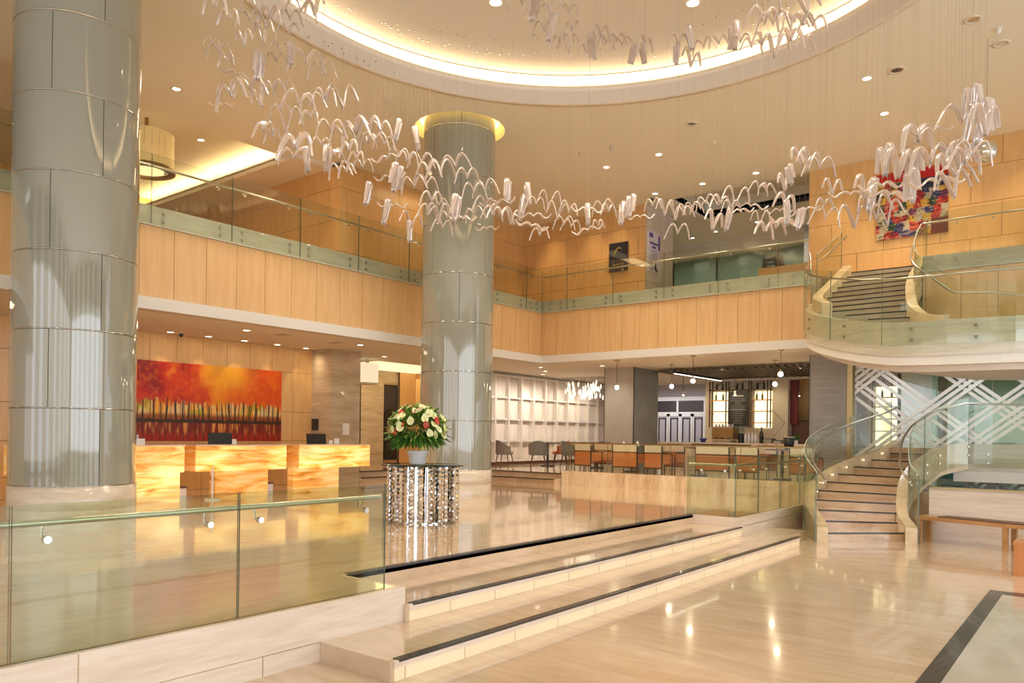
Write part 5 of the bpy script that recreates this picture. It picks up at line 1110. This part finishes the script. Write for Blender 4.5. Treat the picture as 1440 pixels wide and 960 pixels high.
# lattice screen and what is behind it
t = thing('lattice_screen', 'white diagonal lattice bars on the glass screen behind the lower stair', 'screen', (-2, 18.9, .5))
b = MB(); b.box(-4.66, 3.5, 18.90, 18.92, .45, ZS); part(b, 'glass_sheet', glass('screen_glass', (.90, .95, .95)), t)
def bars(sign, c_list, w=.07, dy=0):
    b = MB(); k = .80
    for c in c_list:   # line z = c + sign*k*(x+4.6)
        x0, x1 = -4.66, 3.5; pts = []
        for x in (x0, x1): pts.append((x, c + sign * k * (x + 4.66)))
        (xa, za), (xb, zb_) = pts
        def clip(xa, za, xb, zb_, lo, hi):
            P = [(xa, za), (xb, zb_)]; P.sort(key=lambda p: p[1])
            (ax, az), (bx, bz) = P
            if bz < lo or az > hi: return None
            if az < lo: ax += (bx - ax) * (lo - az) / (bz - az); az = lo
            if bz > hi: bx = ax + (bx - ax) * (hi - az) / (bz - az); bz = hi
            return ax, az, bx, bz
        q = clip(xa, za, xb, zb_, .5, 3.66)
        if not q: continue
        ax, az, bx, bz = q; w2 = w * .5 / math.cos(math.atan(k))
        y0, y1 = 18.87 + dy, 18.897 + dy
        b.add([(ax, y0, az - w2), (bx, y0, bz - w2), (bx, y0, bz + w2), (ax, y0, az + w2), (ax, y1, az - w2), (bx, y1, bz - w2), (bx, y1, bz + w2), (ax, y1, az + w2)], [(0, 1, 2, 3), (7, 6, 5, 4), (0, 4, 5, 1), (3, 2, 6, 7), (0, 3, 7, 4), (1, 5, 6, 2)])
    return b
for cl in ([3.75, 3.62, 3.40, 3.05, 2.9, 2.65], [4.55, 4.70, 4.85, 5.5, 5.65, 5.8], [6.3, 6.45, 6.6, 7.2], [7.6, 7.75, 8.4, 8.55]): part(bars(-1, cl), 'falling_bars', 'white_metal', t)
for cl in ([1.25, 1.10, .95], [2.75, 2.9, 3.05, 3.2], [-.2, -.35, -.5, .25, .1], [-1.1, -1.25, -1.4, -1.8], [-2.3, -2.6, -2.75]): part(bars(1, cl, dy=-.035), 'rising_bars', 'white_metal', t)
b = MB(); b.box(-4.7, 3.5, 18.86, 18.95, .42, .5); part(b, 'bottom_rail', 'brass', t)
struct(MB().box(-6.6, -5.55, 24.3, 24.4, ZB, ZS).build('wall_bar_lilac', 'lilac'))
t = thing('bar_shelving', 'second lit bottle shelf seen through the lattice screen', 'shelving', (-5.0, 24, 1.5))
part(MB().box(-5.38, -4.75, 24.1, 24.13, 1.5, 3.2), 'light_panel', 'shelfglow', t)
for x in (-5.42, -4.74): part(MB().box(x - .02, x + .02, 23.85, 24.1, 1.5, 3.56), 'upright', 'frame', t)
for z in (1.9, 2.25, 2.6, 2.87, 3.2): part(MB().box(-5.42, -4.74, 23.85, 24.1, z, z + .03), 'shelf', 'benchwood', t)
for x in (-5.18, -4.93):
    bottle('dark bottle on the lit shelf seen through the lattice', x, 23.95, 2.90, 'bottled', 'bottles behind the lattice', .8); bottle('dark bottle on the top shelf seen through the lattice', x, 23.95, 3.23, 'bottled', 'bottles behind the lattice', .8)
struct(MB().box(-5.6, -4.3, 24.13, 24.3, ZB, ZS).build('wall_shelf_back', 'cream'))
struct(MB().box(-4.3, -3.5, 22.0, 22.3, ZB, ZS).build('wall_pale_pier', 'whitecool'))
t = thing('glass_partition', 'teal tinted glass room wall behind the lattice at right', 'partition', (-1, 21.5, ZB))
for i in range(4): x = -3.5 + i * 1.3; part(MB().box(x, x + 1.27, 21.5, 21.53, ZB, 3.5), 'glass_panel', 'glassteal', t)
struct(MB().box(-3.6, 5, 24.4, 24.5, ZB, ZS).build('wall_side_room', pbr('side_room_paint', (.62, .62, .48), rough=.6)))
t = thing('sideboard', 'low dark blue sideboard in the side room behind the lattice', 'sideboard', (-2.6, 22.6, ZB)); part(MB().box(-3.4, -1.9, 22.4, 22.9, ZB, 1.6), 'body', pbr('slate_blue', (.06, .12, .16), rough=.4), t); part(MB().box(-3.45, -1.85, 22.35, 22.95, 1.6, 1.64), 'top', 'dark', t)

# ------------------------------------------------------------------ ceiling fittings
proto = None
def downlight(lab, x, y, z, grp, r_=.075):
    global proto
    if proto is None or proto['z'] != z:
        t = thing('downlight', lab, 'light', (0, 0, 0), grp); t['z'] = z
        part(MB().lathe([(r_ + .025, 0), (r_ + .02, -.012), (r_, -.012), (r_ - .01, .0)], (0, 0), 24), 'trim_ring', 'trimw', t)
        part(MB().lathe([(r_ - .005, -.004), (.001, -.004)], (0, 0), 24), 'lens', 'lamp', t); t.location = (x, y, z); proto = t; return t
    d = dup(proto, (x, y, z), None, lab, grp); return d
for lab, pts in (('small recessed downlight in the row along the left edge of the high ceiling', [(-13.67, 7.25), (-13.68, 9.13), (-13.71, 11.0)]),
                 ('small recessed downlight in the row over the upper stair at right', [(-3.41, 14.3), (-3.5, 16.05)]),
                 ('recessed downlight above the middle of the back gallery, the right one', [(-6.71, 17.89)]), ('recessed downlight above the middle of the back gallery, the left one', [(-8.06, 17.88)]),
                 ('recessed downlight in front of the pale corner wall, the right one', [(-8.02, 15.45)]), ('recessed downlight in front of the pale corner wall, the left one', [(-9.39, 15.47)]), ('recessed downlight right above the pale corner wall', [(-9.38, 17.9)])):
    for x, y in pts: downlight(lab, x, y, ZC, 'high ceiling downlights')
for lab, x, y in (('larger round downlight inside the round recess, left one', -7.72, 9.30), ('larger round downlight inside the round recess, right one', -5.24, 11.17)): downlight(lab, x, y, 8.52, 'recess downlights', .1)
downlight('downlight in the gallery ceiling pocket beside the gold drum pendant', -16.5, 9.35, 8.35, 'pocket downlights')
for x, y in ((-15.0, 7.9), (-15.0, 8.73), (-15.0, 9.58), (-15.0, 10.42), (-15.05, 11.25)): downlight('recessed downlight in the row close to the painting wall', x, y, ZS, 'reception ceiling downlights')
for x, y in ((-13.4, 8.6), (-13.4, 11.5), (-14.9, 13.6)): downlight('tiny ceiling spot in the reception soffit near its front', x, y, ZS, 'reception soffit spots', .05)
for x, y in ((-13.2, 18.2), (-11.4, 18.7), (-13.9, 19.4), (-14.7, 20.4), (-14.7, 22.6)): downlight('recessed downlight in the bar ceiling before the metal grid wall', x, y, ZS, 'bar ceiling downlights')
for x, y in ((-11.9, 22.5), (-11.2, 22.3), (-10.5, 22.6), (-9.6, 22.3), (-8.2, 22.0), (-7.2, 22.6), (-6.4, 22.2)): downlight('small downlight in the ceiling of the gallery lounge', x, y, 8.0, 'lounge downlights', .06)
def disc(name, lab, cat, x, y, z, r_, m2, ball=False):
    t = thing(name, lab, cat, (x, y, z)); part(MB().lathe([(r_, z), (r_ * .97, z - .012), (r_ * .6, z - .015), (r_ * .6, z)], (x, y), 28), 'ring', 'trimw', t)
    part(MB().lathe([(r_ * .6, z - .006), (.001, z - .006)], (x, y), 24) if not ball else MB().lathe([(r_ * .62, z), (r_ * .6, z - .05), (r_ * .35, z - .08), (.001, z - .09)], (x, y), 24), 'centre', m2, t)
disc('ceiling_speaker', 'large round ceiling speaker with dark centre above the upper stair', 'speaker', -2.93, 14.27, ZC, .15, 'dark'); disc('ceiling_speaker', 'round ceiling speaker just right of the middle of the ring trim', 'speaker', -6.71, 14.31, ZC, .13, 'steel')
disc('ceiling_vent', 'round slotted ceiling fitting near the top right corner', 'vent', -1.68, 13.22, ZC, .13, 'steel'); disc('ceiling_speaker', 'flat pale ceiling disc below the top right corner', 'speaker', -1.42, 14.29, ZC, .13, 'soffit')
disc('smoke_detector', 'white smoke detector near the top right corner', 'detector', -1.4, 13.74, ZC, .06, 'paper', True); disc('smoke_detector', 'small detector left of the middle row of downlights', 'detector', -8.61, 14.39, ZC, .05, 'steel', True)
disc('smoke_detector', 'small detector right of the round ceiling speaker', 'detector', -6.71, 15.43, ZC, .05, 'trimw', True); disc('sprinkler', 'small sprinkler head right of the middle round column', 'sprinkler', -9.38, 14.3, ZC, .03, 'steel', True); disc('sprinkler', 'small sprinkler head at the left below the ring trim', 'sprinkler', -10.9, 9.93, ZC, .03, 'steel', True)
disc('dome_camera', 'small black dome camera over the left part of the painting', 'camera', -14.95, 8.1, ZS, .07, 'blackplastic', True); disc('dome_camera', 'small dark camera on the gallery corner ceiling', 'camera', -9.6, 18.2, ZC, .07, 'blackplastic', True)
for lab, x, y in (('square air vent in the reception soffit', -13.3, 9.4), ('square air vent in the reception soffit farther back', -13.5, 10.9)):
    t = thing('air_vent', lab, 'vent', (x, y, ZS)); part(MB().box(x - .2, x + .2, y - .12, y + .12, ZS - .008, ZS), 'frame', 'soffit', t)
    b = MB()
    for i in range(5): b.box(x - .17, x + .17, y - .09 + i * .04, y - .075 + i * .04, ZS - .012, ZS - .008)
    part(b, 'slats', 'steel', t)
t = thing('mirror_dome', 'silver round mirror dome hanging at the upper right wall', 'mirror', (-1.6, 14.2, 6.3)); part(MB().sphere((-1.57, 14.0, 6.22), .16, 20), 'dome', 'chrome', t); part(MB().tube([(-1.57, 14.0, 6.36), (-1.57, 14.0, 8.0)], .006, 6), 'rod', 'steel', t)

# ------------------------------------------------------------------ hanging glass ribbons
def ribbon(kind, seed):
    rr = random.Random(seed); n = 26; pts = []; W = []
    for i in range(n + 1):
        t = -1 + 2 * i / n; a = abs(t)
        if kind == 'm': x = .18 * t; z = .155 * math.sin(PI * min(1, a * 1.03)) ** .85 - .07 * a ** 3
        elif kind == 'v': x = .155 * t; z = .27 * math.sin(PI * min(1, a * .80)) ** 1.1 - .05 * a ** 4 - .08
        elif kind == 'w': x = .24 * t; z = .035 * math.sin(2.2 * PI * a) + .02 * a
        else: x = .10 * t; z = .30 * math.sin(PI * min(1, a * .92)) - .12
        pts.append((x, z)); W.append((.020 + .026 * (1.15 if kind == 't' else 1)) * .35 + .026 * math.sin(PI * min(1, max(.02, a * .9 + .05))) ** .7 * (1.1 - .6 * a))
    vs = []; tw = rr.uniform(-.5, .5)
    for i, (x, z) in enumerate(pts):
        a = pts[max(i - 1, 0)]; e = pts[min(i + 1, n)]; tx, tz = e[0] - a[0], e[1] - a[1]; l = math.hypot(tx, tz) or 1; nx, nz = -tz / l, tx / l
        w = W[i]; sk = tw * .04 * (i / n - .5) * 2; th = .004
        for s, hgt in ((-1, 0), (-.5, .010), (0, .013), (.5, .010), (1, 0)):
            vs.append((x + nx * (hgt + th / 2), s * w + sk, z + nz * (hgt + th / 2)))
        for s, hgt in ((1, 0), (.5, .010), (0, .013), (-.5, .010), (-1, 0)):
            vs.append((x + nx * (hgt - th / 2), s * w + sk, z + nz * (hgt - th / 2)))
    b = MB(); k = 10; fs = [(i * k + j, i * k + (j + 1) % k, (i + 1) * k + (j + 1) % k, (i + 1) * k + j) for i in range(n) for j in range(k)]
    b.add(vs, fs, 0, True); b.add(vs[:k], [tuple(range(k))]); b.add(vs[-k:], [tuple(range(k - 1, -1, -1))]); return b
RM = {}
for kind in 'mvwt':
    o = [ribbon(kind, s).build('glass_ribbon', 'ribbon').data for s in (1, 2)]
    RM[kind] = o
for o in [o for o in bpy.data.objects if o.name.startswith('glass_ribbon')]: bpy.data.objects.remove(o)
wm = MB().tube([(0, 0, 0), (0, 0, 1)], .0012, 4, cap=False).build('suspension_wire', 'steel'); wmd = wm.data; bpy.data.objects.remove(wm)
cm = MB().cyl(0, 0, .014, -.012, 0, 8).build('ceiling_anchor', 'steel'); cmd = cm.data; bpy.data.objects.remove(cm)
BL = {'A': 'hanging left of the round recess', 'B': 'above the left gallery balustrade', 'C': 'just left of the middle round column', 'D': 'in front of the middle round column',
      'E': 'between middle column and lounge', 'F': 'before the gallery lounge opening', 'G': 'around the patchwork painting', 'H': 'high inside the round recess', 'I': 'below the recess glow at right'}
KN = {'m': 'gull-shaped clear glass ribbon', 'v': 'steep deep-waved clear glass ribbon', 'w': 'flat wavy clear glass ribbon', 't': 'tube-like end-on clear glass ribbon'}
rr = random.Random(11)
for g, kd, x, y, z, s, rot in BIRDS:
    o = bpy.data.objects.new('glass_bird', RM[kd][rr.randrange(2)]); C.objects.link(o); o.location = (x, y, z); o.rotation_euler = (R(rr.uniform(-12, 12)), R(rr.uniform(-10, 10)), R(rot)); s *= 1.18; o.scale = (s,) * 3
    tag(o, KN[kd] + ' ' + BL[g], 'hanging glass', 'glass birds: ' + KN[kd] + ' ' + BL[g])
    inside = math.hypot(x - OC[0], y - OC[1]) < 4.7; zt_ = 8.52 if inside else 8.0
    Mi = (Matrix.Translation(o.location) @ o.rotation_euler.to_matrix().to_4x4() @ Matrix.Scale(s, 4)).inverted()
    z0 = z + .015 * s
    w = bpy.data.objects.new('suspension_wire', wmd); C.objects.link(w); w.parent = o; w.matrix_parent_inverse = Mi; w.location = (x, y, z0); w.scale = (1, 1, zt_ - z0)
    c = bpy.data.objects.new('ceiling_anchor', cmd); C.objects.link(c); c.parent = w; c.matrix_parent_inverse = (Matrix.Translation((x, y, z0)) @ Matrix.Diagonal((1, 1, zt_ - z0, 1))).inverted() @ Matrix.Identity(4); c.location = (x, y, zt_)

# ------------------------------------------------------------------ entrance side of the lobby (behind the camera): window wall
b = MB(); 
for x0, x1 in ((-24, -13), (-11.5, -9.5), (-8, -6), (-4.5, -2.5), (-1, 1), (2.5, 4.5), (6, 8), (9.5, 12)): b.box(x0, x1, -9.3, -9, 0, 8.0)
b.box(-24, 12, -9.3, -9, 6.2, 8.0); b.box(-24, 12, -9.3, -9, 0, .5)
struct(b.build('wall_entrance', 'white'))
b = MB()
for y0, y1 in ((-9, -7.5), (-5.5, -4), (-2, -.5), (1.5, 3), (5, 6.5), (8.5, 10), (12, 18.6)): b.box(12, 12.3, y0, y1, 0, 8.0)
b.box(12, 12.3, -9, 18.6, 6.4, 8.0)
struct(b.build('wall_right', 'white'))
struct(MB().box(-24, 12, -9.3, 31, 9.2, 9.4).build('roof', 'white'))
struct(MB().box(-24.2, -24, -9.3, 31, 0, 9.2).build('wall_left', 'wood'))
struct(MB().box(-24, 12, 30, 30.2, 0, 9.2).build('wall_rear', 'white'))

# ------------------------------------------------------------------ light
def area(name, loc, rot, sx, sy, p, col=(1, .85, .66)):
    l = bpy.data.lights.new(name, 'AREA'); l.shape = 'RECTANGLE'; l.size = sx; l.size_y = sy; l.energy = p; l.color = col
    o = bpy.data.objects.new(name, l); C.objects.link(o); o.location = loc; o.rotation_euler = rot; return o
def spot(name, loc, p, ang=70, blend=.6, col=(1, .87, .68), rot=(0, 0, 0), r=.3):
    l = bpy.data.lights.new(name, 'SPOT'); l.energy = p; l.spot_size = R(ang); l.spot_blend = blend; l.color = col; l.shadow_soft_size = r
    o = bpy.data.objects.new(name, l); C.objects.link(o); o.location = loc; o.rotation_euler = rot; return o
w = bpy.data.worlds.new('world'); S.world = w; w.use_nodes = True
w.node_tree.nodes['Background'].inputs[0].default_value = (.86, .92, 1, 1); w.node_tree.nodes['Background'].inputs[1].default_value = 1.6
# daylight through the two window walls
area('daylight_entrance', (-6, -8.8, 3.4), (R(90), 0, 0), 34, 5.2, 600, (.96, .96, 1))
area('daylight_right', (11.8, 4, 3.4), (R(90), 0, R(90)), 24, 5.2, 1000, (.82, .91, 1))
# high ceiling downlights, followed by spots without a fitting
for x, y in ((-13.67, 7.25), (-13.68, 9.13), (-13.71, 11.0)): spot('spot', (x, y, 7.96), 120, 80)
for x, y in ((-3.41, 14.3), (-3.5, 16.05), (-6.71, 17.3), (-8.06, 17.3), (-8.02, 15.45), (-9.39, 15.47), (-9.38, 17.3)): spot('spot', (x, y, 7.96), 140, 85)
for x, y in ((-7.72, 9.30), (-5.24, 11.17), (-3, 9), (-4, 6), (-7, 5.5)): spot('spot', (x, y, 8.4), 150, 110)
for x, y in ((-1, 2), (1, 6), (-1.5, 9.5), (-7, 2), (-10, 7.2), (-9, 1.0), (3, 10), (-5.5, 14.5), (-2, 13), (1, 12.5)): spot('spot', (x, y, 7.96), 90, 120)
for x, y in ((-8.5, 12.8), (-6, 14.8), (-4.5, 11.5), (-9.2, 8.8), (-6.8, 10.2), (-11.8, 9.5), (-11.5, 6.8), (-9.8, 14.8), (-3.5, 16.6)): spot('spot', (x, y, 7.9), 190, 120)  # fill spots added to brighten the middle floor and, by bounce, the ceiling
# reception wall washers
for y in (6.2, 7.05, 7.9, 8.73, 9.58, 10.42, 11.25): spot('wash', (-15.1, y, 3.64), 14, 72, .25, (1, .78, .45), (0, R(-4), 0), .03)
spot('wash', (-15.1, 11.5, 3.6), 25, 80, .3, (1, .8, .5), (R(25), 0, 0))
for y in (3, 7.5, 10.5, 14): area('reception_soffit_light', (-13.6, y, 3.6), (0, 0, 0), .8, 1.2, 9, (1, .8, .55))
# gallery
for y in (7, 10, 14): area('gallery_light', (-13.4, y, 7.9), (0, 0, 0), .5, 1.5, 11, (1, .74, .42))
spot('wash', (-16.5, 9.3, 8.2), 160, 110, .6, (1, .76, .45))
for x in (-13, -11.6, -10.8): spot('wash', (x, 18.1, 7.9), 55, 80, .4, (1, .7, .35))
for x in (-5, -3.8, -2.6, -1.4, 0): spot('wash', (x, 17.9, 7.9), 85, 80, .4, (1, .75, .42))
for x in (-11.5, -10, -8.5, -7): spot('lounge_spot', (x, 22.3, 7.9), 60, 130, .8, (1, .92, .78), (R(20), 0, 0))
# bar
for x, y in ((-13.2, 18.2), (-11.4, 18.7), (-13.9, 19.4), (-14.7, 20.4), (-14.7, 22.6), (-11.8, 22.5), (-9.6, 19.2), (-8.0, 18.4), (-6.4, 18.6), (-8.5, 20.5), (-6.5, 21)): spot('bar_spot', (x, y, 3.6), 46, 140, .8, (1, .92, .80), (0, 0, 0), .12)
for y in (18.3, 19.4, 20.5, 21.6, 22.7, 23.8): spot('grid_wash', (-14.2, y - .3, 3.5), 75, 120, .8, (1, .90, .78), (0, R(32), 0), .08)
for x in (-10.3, -9.4, -8.4): spot('shelf_spot', (x, 23.3, 3.45), 30, 120, .8, (1, .8, .5), (R(25), 0, 0))
for x in (-13.6, -12.4): spot('door_spot', (x, 25.6, 3.5), 70, 130, .8, (.95, .95, 1), (R(30), 0, 0))
for x in (-3, -1.5, 0): spot('side_room_spot', (x, 23, 3.5), 40, 140, .8, (.97, 1, .95), (R(15), 0, 0)); spot('lattice_fill', (x - .8, 18.0, 3.5), 32, 140, .9, (.92, .96, 1), (R(12), 0, 0), .15)  # second spot is fill added in front of the lattice to whiten its bars
for x in (-5, -3.8, -2.2): spot('pier_spot', (x, 20.6, 3.5), 60, 140, .8, (.87, .94, 1), (R(15), 0, 0))
spot('landing_spot', (-1.5, 16.4, 2.7), 12, 150, .8, (1, .95, .85))
area('hall_light', (-16.6, 15, 3.5), (0, 0, 0), 1.2, 2, 22, (1, .72, .4))

V = S.view_settings; V.view_transform = 'Standard'; V.look = 'None'; V.gamma = 1; V.exposure = 0.13; V.use_curve_mapping = False
cy = S.cycles
cy.use_denoising = True
try: cy.denoiser = 'OPENIMAGEDENOISE'
except Exception: pass
cy.max_bounces = 10; cy.diffuse_bounces = 4; cy.glossy_bounces = 4; cy.transmission_bounces = 6; cy.transparent_max_bounces = 24
cy.caustics_reflective = False; cy.caustics_refractive = False; cy.sample_clamp_indirect = 4; cy.sample_clamp_direct = 0; cy.blur_glossy = .5
for o in bpy.data.objects:
    for k in ('_o', 'z'):
        if k in o: del o[k]
